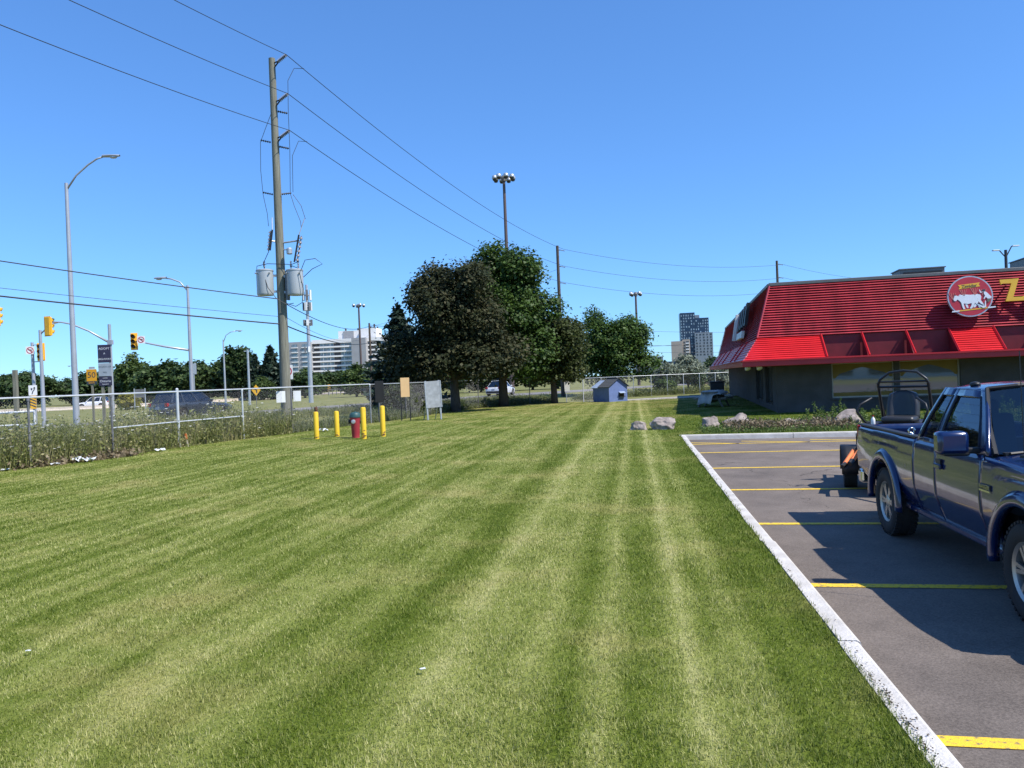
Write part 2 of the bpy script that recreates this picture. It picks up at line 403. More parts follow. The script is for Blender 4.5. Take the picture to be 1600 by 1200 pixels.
# kerbs: separate cast lengths with open joints
kroot = bpy.data.objects.new('kerb', None); COL.objects.link(kroot); tag(kroot, kind='structure')
def kerb_piece(p0, d, n, length, rng):
    w, zt, zb = 0.140, 0.012, AZ-0.05
    prof = [(0, zb), (0, zt), (w-0.03, zt), (w-0.008, zt-0.012), (w, zt-0.04), (w+0.02, zb)]
    mb = MB(); jz = rng.uniform(-.006, .006); jn = rng.uniform(-.008, .008)
    k = max(2, int(length/0.5)); st = 0
    for i in range(k+1):
        s = 0.006 + (length-0.012)*i/k
        for a, z in prof:
            q = p0 + d*s + n*(a+jn+(rng.uniform(-.006, .006) if a < 0.01 else 0)); mb.v.append(Vector((q.x, q.y, z+jz)))
    np_ = len(prof)
    for i in range(k):
        for j in range(np_-1):
            a = i*np_+j; mb.f.append([a, a+1, a+np_+1, a+np_])
    mb.f.append(list(range(np_))); mb.f.append([k*np_+j for j in range(np_)][::-1])
    return mb.build('kerb_stone', m_conc, kroot)
rng = random.Random(4)
s = -20.0
while s < K_END-0.1:
    l = min(3.05, K_END - s); kerb_piece(kerb_pt(s), KD, KN, l, rng); s += l
s = -0.02
nb = Vector((BD.y, -BD.x, 0))
while s < 30:
    kerb_piece(KC + BD*s - Vector((0, 0, 0)), BD, nb, 3.05, rng); s += 3.05

# painted stall lines
def paint(p, d, length, w=0.115, name='stall_line'):
    p = Vector((p[0], p[1], 0)); d = Vector((d[0], d[1], 0)).normalized(); n = Vector((-d.y, d.x, 0))*w/2
    a = [p-n, p+n, p+d*length+n, p+d*length-n]
    mb = MB(); mb.v = [Vector((q.x, q.y, AZ+0.005)) for q in a]; mb.f = [[0, 3, 2, 1]]
    return mb.build(name, m_yline, lot)
LD = (math.cos(rad(-11.0)), math.sin(rad(-11.0)))
for p in [(1.62, 1.02), (2.05, 3.88), (2.5, 6.75), (2.94, 9.51), (3.38, 12.29), (3.82, 15.12), (4.3, 18.06)]:
    paint((p[0]+0.02, p[1]), LD, 5.6)
p6 = Vector((4.52, 20.25)); paint(p6, LD, 10, 0.11)
for i in range(6):
    a = p6 + Vector(LD)*(1.35+1.75*i); paint((a.x, a.y), (-math.cos(rad(18)), math.sin(rad(38))), 1.75, 0.11, 'hatch_line')
# ------------------------------------------------------------------ restaurant
m_wall = M('dark stucco', (0.086, 0.075, 0.070), 0.9, var=0.18, scale=2.0, bump=0.8, bscale=35)
m_roofred = M('red metal siding', (0.40, 0.028, 0.042), 0.48, var=0.30, scale=1.2, detail=8, stretch=(2, 2, .4))
m_skirtred = M('bright red metal', (0.60, 0.016, 0.022), 0.38, var=0.10, scale=1.5)
m_fascia = M('red fascia', (0.46, 0.018, 0.024), 0.4, var=0.10, scale=1.5)
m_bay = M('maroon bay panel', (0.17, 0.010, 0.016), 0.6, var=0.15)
m_cap = M('roof cap metal', (0.16, 0.16, 0.15), 0.5, 0.3, var=0.1)
m_soffit = M('soffit', (0.30, 0.27, 0.25), 0.8)
m_ochre = M('ochre blind', (0.24, 0.15, 0.03), 0.75, var=0.1)
m_wglass, _t, _b = nt('shop glass'); _b.inputs['Base Color'].default_value = (0.25, 0.26, 0.265, 1); _b.inputs['Metallic'].default_value = 0.55; _b.inputs['Roughness'].default_value = 0.03; _b.inputs['Specular IOR Level'].default_value = 1.0
_n = _t.nodes.new('ShaderNodeTexNoise'); _n.inputs['Scale'].default_value = 1.3; _bp = _t.nodes.new('ShaderNodeBump'); _bp.inputs['Strength'].default_value = 0.012; _bp.inputs['Distance'].default_value = 0.05
_tc = _t.nodes.new('ShaderNodeTexCoord'); _t.links.new(_tc.outputs['Object'], _n.inputs['Vector']); _t.links.new(_n.outputs['Fac'], _bp.inputs['Height']); _t.links.new(_bp.outputs[0], _b.inputs['Normal'])
m_frame = M('dark window frame', (0.035, 0.03, 0.028), 0.5)
m_frame2 = M('bronze window frame', (0.42, 0.36, 0.29), 0.45, 0.2)

RA = rad(-12.5)
rest = thing('restaurant', 'low grey restaurant with red ribbed metal mansard roof and flared red awning', 'restaurant', (10.67, 31.0, 0), RA)
LU, LV = 17.0, 32.0            # length along the front, depth
def wall(name, x0, y0, x1, y1, z0, z1, t=0.2):
    return MB().box(((x0+x1)/2, (y0+y1)/2, (z0+z1)/2), (max(abs(x1-x0), t), max(abs(y1-y0), t), z1-z0)).build(name, m_wall, rest)
zs = 2.02                      # soffit height
# front wall in pieces round the window openings: (u0, u1) windows at sill .62 head 1.86
W_FRONT = [(2.1, 4.42), (4.58, 6.75), (9.05, 11.3), (11.46, 13.7)]
SILL, HEAD = 0.52, 1.92
pieces = [(0.0, 2.1), (4.42, 4.58), (6.75, 9.05), (11.3, 11.46), (13.7, LU)]
for a, b_ in pieces: wall('wall', a, 0.1, b_, 0.1, GZ, zs)
for a, b_ in W_FRONT:
    wall('wall', a+.002, 0.1, b_-.002, 0.1, GZ, SILL); wall('wall', a+.002, 0.1, b_-.002, 0.1, HEAD, zs)
# west side, set back doors and windows
W_SIDE = [(1.55, 4.3), (5.4, 8.8)]
sp = [(0.2, 1.55), (4.3, 5.4), (8.8, LV)]
for a, b_ in sp: wall('wall', 0.1, a, 0.1, b_, GZ, zs)
for a, b_ in W_SIDE:
    wall('wall', 0.1, a+.002, 0.1, b_-.002, GZ, 0.25); wall('wall', 0.1, a+.002, 0.1, b_-.002, 1.9, zs)
wall('wall', LU-0.1, 0.2, LU-0.1, LV, GZ, zs); wall('wall', 0, LV+0.1, LU, LV+0.1, GZ, zs)
MB().box((LU/2, LV/2, 0.02), (LU-.4, LV-.4, 0.04)).build('floor_slab', m_wall, rest)
# windows
def arch_valance(w, h):
    """lower edge of the cut-out blind: lobes rising to a point in the middle"""
    pts = []
    for i in range(25):
        x = i/24; d = abs(x-0.5)*2                       # 0 centre, 1 side
        if d > 0.86: y = 0.78
        elif d > 0.62: y = 0.78-0.30*math.sqrt(max(0, 1-((d-0.62)/0.24)**2))*1.0
        else: y = 0.48-0.28*(1-(d/0.62)**1.25)
        pts.append((x*w, -y*h))
    return pts
for i, (a, b_) in enumerate(W_FRONT):
    w, h = b_-a, HEAD-SILL
    win = MB().box((a+w/2, 0.145, SILL+0.03), (w, 0.07, 0.06)).box((a+w/2, 0.145, HEAD-0.03), (w, 0.07, 0.06)).box((a+0.03, 0.146, SILL+h/2), (0.06, 0.07, h-.12)).box((b_-0.03, 0.146, SILL+h/2), (0.06, 0.07, h-.12)).build('window', m_frame2, rest)
    MB().box((a+w/2, 0.165, SILL+h/2), (w-.1, 0.02, h-.1)).build('pane', m_wglass, win)
    v = arch_valance(w-.12, 0.72)
    MB().prism([(0, 0)] + v + [(w-.12, 0)], (a+.06, 0.151, HEAD-.06), (1, 0, 0), (0, 0, 1), (0, -.012, 0)).build('valance', m_ochre, win)
    MB().box((a+w/2, 0.146, SILL+0.135), (w-.125, 0.012, 0.15)).build('lower_band', m_ochre, win)
    MB().box((a+w/2, -0.03, SILL-0.035), (w+.1, 0.12, 0.06)).build('sill', m_wall, rest)
for (a, b_) in W_SIDE:
    w = b_-a; n = 2
    win = MB().box((0.15, a+w/2, 0.28), (.07, w, .06)).box((0.15, a+w/2, 1.87), (.07, w, .06))
    for k in range(n+1): win.box((0.151, a+.04+(w-.08)*k/n, 1.075), (.07, .08, 1.5))
    wo = win.build('window', m_frame, rest)
    for k in range(n): MB().box((0.165, a+.08+(w-.16)*(k+.5)/n, 1.075), (.02, (w-.2)/n, 1.5)).build('pane', m_wglass, wo)
# soffit, fascia, skirt, mansard
E0 = -1.8                                     # eave line outside the walls
ZF0, ZF1 = 1.89, 2.15                         # fascia bottom, top
U0, U1, V1 = -1.42, LU+1.8, LV+1.8
B_IN, ZB = -0.72, 3.03                        # skirt top / mansard foot
T_IN, ZT = -0.12, 5.12                        # mansard head
MB().box(((U0+U1)/2, (E0+V1)/2, zs-0.01), (U1-U0-0.12, V1-E0-0.12, 0.03)).build('soffit', m_soffit, rest)
f = MB(); t = 0.06
f.box(((U0+U1)/2, E0+t/2, (ZF0+ZF1)/2), (U1-U0, t, ZF1-ZF0)); f.box((U0+t/2, (E0+V1)/2, (ZF0+ZF1)/2), (t, V1-E0-2*t, ZF1-ZF0))
f.box((U1-t/2, (E0+V1)/2, (ZF0+ZF1)/2), (t, V1-E0-2*t, ZF1-ZF0)); f.box(((U0+U1)/2, V1-t/2, (ZF0+ZF1)/2), (U1-U0, t, ZF1-ZF0))
f.build('fascia', m_fascia, rest, bevel=0.02)
MB().box(((U0+U1)/2, E0-0.012, ZF1-0.03), (U1-U0+.05, 0.10, 0.05)).box((U0-0.012, (E0+V1)/2, ZF1-0.032), (0.10, V1-E0, 0.05)).build('drip_edge', m_fascia, rest)
EW = -1.42                                    # side overhang shortened to turn the west skirt out of the sun
def rect(inset_, z): return [(inset_, inset_, z), (LU-inset_, inset_, z), (LU-inset_, LV-inset_, z), (inset_, LV-inset_, z)]
def frustum(name, a, b_, mat):
    mb = MB(); mb.v = [Vector(p) for p in rect(*a)+rect(*b_)]
    for i in range(4): j = (i+1) % 4; mb.f.append([i, j, 4+j, 4+i])
    return mb.build(name, mat, rest)
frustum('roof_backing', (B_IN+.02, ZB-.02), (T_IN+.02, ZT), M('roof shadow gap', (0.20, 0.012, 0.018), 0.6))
# ribs: each a folded metal board with a drip nose
NR = 21
def ribs(n, lo, hi, mat, front=(None, None), side=True, proud=0.072, nm='roof_board'):
    (i0, z0), (i1, z1) = lo, hi
    for k in range(n):
        a, b_ = k/n, (k+1)/n
        ia, ib = i0+(i1-i0)*a, i0+(i1-i0)*b_; za, zb_ = z0+(z1-z0)*a, z0+(z1-z0)*b_
        # front board
        x0, x1 = (ia if front[0] is None else front[0](a)), (LU-ia if front[1] is None else front[1](a))
        x0b, x1b = (ib if front[0] is None else front[0](b_)), (LU-ib if front[1] is None else front[1](b_))
        mb = MB(); mb.v = [Vector(p) for p in ((x0, ia, za+.012), (x1, ia, za+.012), (x1, ia-proud, za+.02), (x0, ia-proud, za+.02), (x0b, ib-.006, zb_-.006), (x1b, ib-.006, zb_-.006))]
        mb.f = [[0, 1, 2, 3], [3, 2, 5, 4], [0, 3, 4], [1, 5, 2]]; mb.build(nm, mat, rest)
        if side:
            mb = MB(); y0, y1 = ia+.004, LV-ia
            mb.v = [Vector(p) for p in ((ia, y0, za+.012), (ia, y1, za+.012), (ia-proud, y1, za+.02), (ia-proud, y0, za+.02), (ib-.006, ib+.004, zb_-.006), (ib-.006, LV-ib, zb_-.006))]
            mb.f = [[0, 1, 2, 3], [3, 2, 5, 4], [0, 3, 4], [1, 5, 2]]; mb.build(nm, mat, rest)
ribs(NR, (B_IN, ZB), (T_IN, ZT), m_roofred)
# hip trim
MB().tube([(B_IN-.03, B_IN-.03, ZB), (T_IN-.03, T_IN-.03, ZT)], 0.05, 6).build('hip_trim', m_roofred, rest)
# skirt: sloped panels and open bays
SL, SH = (E0+.06, ZF1-.01), (B_IN, ZB)
def skirt_pt(u, a): return (u, SL[0]+(SH[0]-SL[0])*a, SL[1]+(SH[1]-SL[1])*a)
def skirt_panel(u0a, u0b, u1a, u1b, n=11):
    """slatted sloped panel from eave (a=0) to mansard foot (a=1)"""
    for k in range(n):
        a, b_ = k/n, (k+1)/n
        L0, L1 = u0a+(u0b-u0a)*a, u0a+(u0b-u0a)*b_; R0, R1 = u1a+(u1b-u1a)*a, u1a+(u1b-u1a)*b_
        p, q = skirt_pt(0, a), skirt_pt(0, b_)
        mb = MB(); pr = 0.025
        mb.v = [Vector(x) for x in ((L0, p[1], p[2]), (R0, p[1], p[2]), (R0, p[1]-pr*.6, p[2]+pr), (L0, p[1]-pr*.6, p[2]+pr), (L1, q[1], q[2]), (R1, q[1], q[2]))]
        mb.f = [[0, 1, 2, 3], [3, 2, 5, 4], [0, 3, 4], [1, 5, 2]]; mb.build('awning_board', m_skirtred, rest)
skirt_panel(EW+.08, SH[0], 1.65, 1.62)
skirt_panel(6.18, 6.15, 7.69, 7.66); skirt_panel(12.2, 12.17, 13.7, 13.67)
for u in (1.65, 3.13, 4.70, 6.18, 7.69, 9.2, 10.7, 12.2, 13.7, 15.2):
    a, b_ = skirt_pt(u, 0), skirt_pt(u-.03, 1.0)
    MB().tube([(a[0], a[1]-.02, a[2]+.03), (b_[0], b_[1]-.02, b_[2]+.03)], 0.045, 4).build('awning_rib', m_skirtred, rest)
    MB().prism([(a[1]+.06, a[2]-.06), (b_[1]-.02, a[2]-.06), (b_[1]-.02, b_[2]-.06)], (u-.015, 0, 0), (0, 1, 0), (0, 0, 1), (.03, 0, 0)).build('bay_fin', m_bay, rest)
# closed boxes behind the open bays: the back sheet and the floor pan
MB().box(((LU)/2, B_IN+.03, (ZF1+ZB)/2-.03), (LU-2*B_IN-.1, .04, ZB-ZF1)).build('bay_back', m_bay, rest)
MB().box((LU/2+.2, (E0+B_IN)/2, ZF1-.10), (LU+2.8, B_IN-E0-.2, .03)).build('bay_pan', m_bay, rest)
# west skirt
for k in range(8):
    a, b_ = k/8, (k+1)/8
    xa, za = EW+.06+(SH[0]-EW-.06)*a, SL[1]+(SH[1]-SL[1])*a; xb, zb_ = EW+.06+(SH[0]-EW-.06)*b_, SL[1]+(SH[1]-SL[1])*b_; ya, yb_ = SL[0]+(SH[0]-SL[0])*a, SL[0]+(SH[0]-SL[0])*b_
    mb = MB(); pr = .025
    mb.v = [Vector(p) for p in ((xa, ya+.01, za), (xa, LV-xa, za), (xa-.02, LV-xa, za+pr), (xa-.02, ya+.01, za+pr), (xb, yb_+.01, zb_), (xb, LV-xb, zb_))]
    mb.f = [[0, 1, 2, 3], [3, 2, 5, 4], [0, 3, 4], [1, 5, 2]]; mb.build('awning_board', m_skirtred, rest)
for v in (3.5, 6.5, 14.5, 20, 26):
    MB().tube([(EW+.03, v, SL[1]+.04), (SH[0]-.03, v, SH[1]+.03)], 0.028, 4).build('awning_rib', m_skirtred, rest)
# roof deck, parapet cap
MB().box((LU/2, LV/2, ZT-.10), (LU+.0, LV+.0, .04)).build('roof_deck', m_cap, rest)
cp = MB(); w = 0.22
cp.box((LU/2, T_IN+.03, ZT+.05), (LU-2*T_IN+.1, w, .13)); cp.box((T_IN+.03, LV/2, ZT+.051), (w, LV-w-.1, .13))
cp.box((LU-T_IN-.03, LV/2, ZT+.05), (w, LV-w-.1, .13)); cp.box((LU/2, LV-T_IN-.03, ZT+.051), (LU-2*T_IN+.1, w, .13))
cp.build('parapet_cap', m_cap, rest, bevel=.015)
# flood lights under the eave
for d in (0.0, 0.42):
    fl = MB().lathe([(.03, 0), (.09, .03), (.115, .13), (.10, .16)], (0, 0, 0), 'z', 14).build('flood_lamp', m_white, rest, smooth=True)
    fl.location = (EW+.22+d, E0+.9-d*.6, 1.93); fl.rotation_euler = (rad(150), rad(-18), 0)
# roof-top units
for (u, v, dx, dy, h) in ((6.2, 3.0, 1.7, 1.3, 0.66), (11.3, 2.8, 2.6, 2.0, 0.80)):
    r = thing('rooftop_unit', 'low grey rooftop air unit with dark louvre behind the red roof' if h < .7 else 'larger sloped grey rooftop unit standing back on the flat roof', 'air unit')
    r.parent = None
    mtx = Matrix.Translation((10.67, 31.0, 0)) @ Matrix.Rotation(RA, 4, 'Z')
    p = mtx @ Vector((u, v, ZT-.08)); r.location = p; r.rotation_euler = (0, 0, RA)
    MB().box((0, 0, h/2), (dx, dy, h)).build('cabinet', m_cap, r, bevel=.02)
    MB().box((0, -dy/2-.012, h*.6), (dx*.86, .02, h*.45)).build('louvre', m_black, r)
    MB().box((0, 0, h+.02), (dx+.08, dy+.08, .04)).build('lid', m_cap, r)

# ------------------------------------------------------------------ signs on the mansard
def on_front(u, z): # local point on the mansard's front face
    a = (z-ZB)/(ZT-ZB); return Vector((u, B_IN+(T_IN-B_IN)*a, z))
rest_m = Matrix.Translation((10.67, 31.0, 0)) @ Matrix.Rotation(RA, 4, 'Z')
tilt = math.atan2(T_IN-B_IN, ZT-ZB)
def sign_root(name, label, cat, u, z, off, group=None):
    o = thing(name, label, cat, group=group)
    p = rest_m @ (on_front(u, z) + Vector((0, -off, 0))); o.location = p; o.rotation_euler = (-tilt*0.35, 0, RA)
    return o
m_signred = M('sign red print', (0.48, 0.035, 0.045), 0.35, var=0.06, spec=0.5)
m_signyel = M('sign yellow', (0.78, 0.44, 0.035), 0.4, var=0.04)
m_signwhite = M('sign white print', (0.72, 0.76, 0.80), 0.45, var=0.05)
m_ink = M('sign dark ink', (0.03, 0.045, 0.06), 0.5)
m_wheat = M('sign wheat print', (0.58, 0.16, 0.13), 0.5)
m_khaki = M('sign khaki print', (0.14, 0.13, 0.09), 0.5)
ds = sign_root('round_sign', 'round red sign with ploughing oxen, farmer and small yellow banner on the mansard', 'sign', 6.87, 4.19, 0.50)
R_ = 0.77
MB().lathe([(R_-.05, .10), (R_, .10), (R_, -.03), (R_-.05, -.03)], (0, 0, 0), 'y', 48).build('rim', m_galv, ds, auto=40)
MB().lathe([(R_-.045, .08), (R_-.045, -.035)], (0, 0, 0), 'y', 48).build('face', m_signred, ds)
for sx in (-.45, .45): MB().box((sx, .3, 0), (.06, .42, .06)).build('bracket', m_cap, ds)
X, Z_, Yv = (1, 0, 0), (0, 0, 1), (0, -.006, 0)
def flat(name, poly, mat, y, parent=ds, k=1.0):
    return MB().prism([(a*k, b_*k) for a, b_ in poly], (0, y, 0), X, Z_, Yv).build(name, mat, parent)
flat('banner', [(-.40, .44), (.36, .50), (.31, .425), (.36, .35), (-.38, .28), (-.33, .36)], m_signyel, -.036)
text_mesh('banner_text', 'Zimidar', .165, .002, m_ink, ds, Matrix.Translation((-.01, -.046, .385)) @ Matrix.Rotation(rad(-4), 4, 'Y') @ Matrix.Rotation(rad(90), 4, 'X') @ Matrix.Shear('XZ', 4, (0, 0)))
flat('ground_strip', [(-.62, -.57), (.80, -.47), (.80, -.425), (-.62, -.525)], m_signyel, -.037)
flat('strip_end', [(-.66, -.578), (-.40, -.558), (-.40, -.512), (-.64, -.53)], m_signwhite, -.046); flat('strip_end', [(.56, -.49), (.82, -.47), (.82, -.42), (.56, -.44)], m_signwhite, -.046)
for bx, bz in ((-.22, -.02), (.15, .02), (.44, -.03), (-.6, -.12)):
    for d in (-.5, -.2, .15, .45):
        flat('wheat_ear', [(bx, bz), (bx+d*.25-.012, bz+.27), (bx+d*.25+.012, bz+.29), (bx+.02, bz)], m_wheat, -.036)
ox = [(-.56, -.10), (-.50, .02), (-.46, .045), (-.40, .02), (-.33, .04), (-.24, .03), (-.1, .01), (.12, .03), (.22, .0), (.25, -.09), (.22, -.2), (.30, -.34), (.34, -.43), (.28, -.45), (.20, -.32), (.14, -.25), (.10, -.36), (.02, -.47), (-.05, -.46), (.02, -.34), (.03, -.26), (-.1, -.29), (-.24, -.26), (-.23, -.36), (-.20, -.47), (-.26, -.48), (-.30, -.36), (-.32, -.23), (-.38, -.15), (-.44, -.10), (-.50, -.16), (-.55, -.16)]
flat('rear_ox', [(a+.12, b_+.04) for a, b_ in ox], m_signwhite, -.036)
flat('ox_outline', [(a*1.03-.005, b_*1.03) for a, b_ in ox], m_ink, -.040)
flat('ox', ox, m_signwhite, -.044)
flat('ox_head', [(-.58, -.09), (-.53, .05), (-.47, .05), (-.46, -.02), (-.50, -.14), (-.56, -.15)], m_signwhite, -.050)
flat('ox_horn', [(-.52, .04), (-.55, .10), (-.51, .08), (-.48, .05)], m_ink, -.050)
flat('plough', [(.22, -.28), (.45, -.40), (.48, -.20), (.51, -.20), (.50, -.44), (.40, -.47), (.22, -.33)], m_signwhite, -.050)
flat('plough_shadow', [(.24, -.26), (.42, -.36), (.40, -.38), (.22, -.29)], m_ink, -.055)
flat('farmer_shirt', [(.46, .16), (.55, .12), (.63, .02), (.72, -.08), (.64, -.14), (.56, -.12), (.50, -.02), (.46, .06)], m_signwhite, -.050)
flat('farmer_trousers', [(.56, -.12), (.68, -.13), (.66, -.20), (.58, -.27), (.55, -.22)], m_khaki, -.050)
flat('farmer_turban', [(.40, .20), (.47, .24), (.52, .20), (.50, .14), (.43, .14)], m_ink, -.050)
flat('farmer_arm', [(.50, .0), (.52, -.05), (.46, -.14), (.43, -.12)], m_signwhite, -.055)
flat('farmer_whip', [(.46, .14), (.34, .10), (.30, .22), (.33, .22), (.36, .14)], m_signwhite, -.055)
# channel letters
zpoly = [(370, 270), (985, 215), (770, 835), (1060, 820), (1105, 790), (1140, 940), (515, 985), (740, 385), (480, 395), (405, 425)]
zpoly = [((x-755)*0.00104, -((y+.072*(x-755)*1.0)-600)*0.00113) for x, y in zpoly]
LT = 'tall yellow serif letter Z raised off the red mansard' 
lz = sign_root('letter_sign', LT, 'sign letter', 8.31, 4.34, 0.42)
MB().prism(zpoly, (0, 0, 0), X, Z_, (0, -.09, 0)).build('letter_face', m_signyel, lz)
for z in (-.3, .3): MB().box((0, .2, z), (.04, .38, .04)).build('bracket', m_cap, lz)
lw = sign_root('letter_sign', 'yellow serif letter W raised off the mansard beside the letter Z', 'sign letter', 9.34, 4.36, 0.42)
wp = [(-.60, .48), (-.20, .50), (-.22, .40), (-.28, .39), (-.16, -.12), (.0, .36), (.10, .36), (.24, -.12), (.34, .39), (.28, .41), (.27, .5), (.60, .5), (.58, .41), (.50, .40), (.28, -.5), (.16, -.5), (.0, .06), (-.16, -.5), (-.28, -.5), (-.50, .37), (-.56, .36)]
MB().prism(wp, (0, 0, 0), X, Z_, (0, -.09, 0)).build('letter_face', m_signyel, lw)
for z in (-.1, .3): MB().box((.0 if z > 0 else .22, .2, z), (.04, .38, .04)).build('bracket', m_cap, lw)
# sign on the side of the mansard, seen almost edge-on
sg = thing('side_sign', 'cluster of raised white and black sign panels on the shaded side of the mansard', 'sign')
a_ = (4.0-ZB)/(ZT-ZB); sg.location = rest_m @ Vector((B_IN+(T_IN-B_IN)*a_-.30, 8.6, 4.0)); sg.rotation_euler = (0, tilt*.6, RA); sg.scale = (1, 1.6, 1.0)
MB().box((-.02, -3.2+4.9, .1), (.16, .22, 1.45)).build('white_panel', m_white, sg, bevel=.01)
for i, y in enumerate((-.2, -1.0, -1.8, -2.6)):
    MB().box((0, y, .22+.05*i), (.14, .34, 1.0)).box((0, y+.18, .62+.05*i), (.14, .3, .18)).box((-.001, y+.02, -.1), (.13, .5, .16)).build('black_letter', m_black, sg)
MB().box((0, -1.0, -.55), (.14, 2.2, .34)).build('lower_panel', m_white, sg, bevel=.01)
MB().box((.2, -.3, .0), (.3, .08, .08)).box((.2, 1.6, .0), (.3, .08, .08)).build('bracket', m_cap, sg)
# ------------------------------------------------------------------ pickup truck
def car_paint(name, c, rough=0.28, metal=0.25):
    m, t, b = nt(name); N, L = t.nodes, t.links
    b.inputs['Base Color'].default_value = (*c, 1); b.inputs['Metallic'].default_value = metal; b.inputs['Roughness'].default_value = rough
    b.inputs['Coat Weight'].default_value = 0.85; b.inputs['Coat Roughness'].default_value = 0.06
    tc = N.new('ShaderNodeTexCoord'); n = N.new('ShaderNodeTexNoise'); n.inputs['Scale'].default_value = 1.6; n.inputs['Detail'].default_value = 3; L.new(tc.outputs['Object'], n.inputs['Vector'])
    bp = N.new('ShaderNodeBump'); bp.inputs['Strength'].default_value = 0.03; bp.inputs['Distance'].default_value = 0.02; L.new(n.outputs['Fac'], bp.inputs['Height']); L.new(bp.outputs[0], b.inputs['Coat Normal'])
    # road dust on the lower panels
    n2 = N.new('ShaderNodeTexNoise'); n2.inputs['Scale'].default_value = 9; n2.inputs['Detail'].default_value = 6; L.new(tc.outputs['Object'], n2.inputs['Vector'])
    mr = N.new('ShaderNodeMapRange'); mr.inputs[1].default_value = .35; mr.inputs[2].default_value = .8; mr.inputs[3].default_value = rough-.03; mr.inputs[4].default_value = rough+.08
    L.new(n2.outputs['Fac'], mr.inputs[0]); L.new(mr.outputs[0], b.inputs['Roughness'])
    return m
m_blue = car_paint('blue truck paint', (0.004, 0.015, 0.075), .22, .12)
m_carglass = glass_mat('tinted car glass', (0.42, 0.47, 0.46), 0.04)
m_wsglass = glass_mat('windshield glass', (0.55, 0.66, 0.64), 0.05)
m_rim = M('alloy wheel', (0.42, 0.40, 0.37), 0.38, 0.8, var=0.1)
m_chrome = M('chrome', (0.62, 0.62, 0.60), 0.18, 1.0, var=0.05)
m_seat = M('grey seat cloth', (0.055, 0.055, 0.06), 0.95)
m_redlens = M('red lens', (0.32, 0.012, 0.012), 0.2, var=0.1)
m_clear = M('lamp lens', (0.5, 0.52, 0.55), 0.12, 0.3)

TT = rad(9.5)
TO = Vector((5.02, 8.52, AZ))
truck = thing('pickup_truck', 'dark blue extended cab pickup truck parked across the yellow stall lines', 'pickup truck', TO, rad(-90)-TT)
# local frame: x forward, y left, z up
RW = 0.372                                # tyre radius
FA = 3.2                                  # front axle
PROF = [(0.40, .775), (0.46, .800), (0.56, .838), (0.63, .858), (0.645, .872), (0.80, .880), (0.93, .880), (1.02, .872), (1.035, .862), (1.07, .868), (1.13, .855), (1.17, .825)]
def half_w(z, x):
    zz, yy = [p[0] for p in PROF], [p[1] for p in PROF]
    y = float(np.interp(z, zz, yy))
    if x > 3.3: y -= 0.055*((x-3.3)/.7)**2
    if x < -0.5: y -= 0.025*((-.5-x)/.7)**2
    return y
def zlow(x):
    z = 0.44
    for ax, r in ((0.0, 0.475), (FA, 0.485)):
        d = abs(x-ax)
        if d < r: z = max(z, RW + 0.02 + math.sqrt(r*r-d*d))
    if x < -0.5: z = max(z, 0.44+.18*min(1, (-.5-x)/.5)**1)
    return z
def ztop(x):
    if x <= 0.95: return 1.165 - 0.0*(x)
    if x <= 2.45: return 1.160
    t_ = (x-2.45)/1.55
    return 1.150 - 0.13*t_**1.6
def side_panel(name, x0, x1, side, n=None, mat=m_blue):
    n = n or max(4, int((x1-x0)/0.03)); cols = []
    zlev = [p[0] for p in PROF]
    for i in range(n+1):
        x = x0+(x1-x0)*i/n; lo, hi = zlow(x), ztop(x); col = []
        for k in range(17):
            z = lo+(hi-lo)*k/16
            # crowd rows to the creases
            col.append((x, side*half_w(z, x), z))
        cols.append(col)
    return MB().grid(cols).build(name, mat, truck, smooth=True, solid=0.02)
for sd in (-1, 1):
    side_panel('bed_side', -1.12, 0.955, sd); side_panel('rear_door', 0.972, 1.535, sd); side_panel('front_door', 1.548, 2.50, sd); side_panel('front_fender', 2.512, 3.98, sd)
    # flares
    for ax, nm in ((0.0, 'fender_flare'), (FA, 'fender_flare')):
        G = []
        for i in range(33):
            a = rad(-5)+rad(190)*i/32; ca, sa = math.cos(a), math.sin(a); row = []
            for r, y in ((.462, .845), (.455, .900), (.468, .916), (.500, .920), (.540, .910), (.575, .878)):
                z = RW+.02+r*sa; row.append((ax+r*ca, sd*(y if z > .3 else y-.02), z))
            G.append(row)
        MB().grid(G).build(nm, m_blue, truck, smooth=True, solid=.012)
    # rocker step
    MB().box((1.6, sd*.765, .41), (2.3, .07, .07)).build('rocker', m_blue, truck, bevel=.02)
    # bed rail cap and inner wall
    MB().box((-.08, sd*.80, 1.170), (2.04, .085, .022)).build('rail_cap', m_black, truck, bevel=.008)
    MB().box((-.08, sd*.735, .97), (2.0, .02, .40)).build('bed_wall', m_blue, truck)
    # tail lamp
    MB().box((-1.13, sd*.80, .96), (.05, .10, .40)).build('tail_lamp', m_redlens, truck, bevel=.015)
    # head lamp
    MB().box((3.99, sd*.66, .90), (.06, .30, .22)).build('headlight', m_clear, truck, bevel=.02)
MB().box((-.08, 0, .755), (2.0, 1.46, .03)).build('bed_floor', m_black, truck)
MB().box((1.45, 0, .55), (4.95, 1.04, .34)).build('chassis', m_black, truck)
MB().box((2.2, 0, .60), (1.3, 1.5, .25)).box((.96, 0, .9), (.03, 1.6, .5)).build('cab_floor', m_black, truck)
MB().box((3.55, 0, .78), (.75, 1.10, .45)).build('engine_bay', m_black, truck)
MB().grid([[(-1.13-.012*math.sin(math.pi*k/8), y, .56+.6*k/8) for k in range(9)] for y in np.linspace(-.76, .76, 9)]).build('tailgate', m_blue, truck, smooth=True, solid=.03)
MB().box((-1.24, 0, .50), (.16, 1.62, .17)).build('rear_bumper', m_chrome, truck, bevel=.03)
MB().box((4.06, 0, .52), (.2, 1.66, .24)).build('front_bumper', m_chrome, truck, bevel=.05)
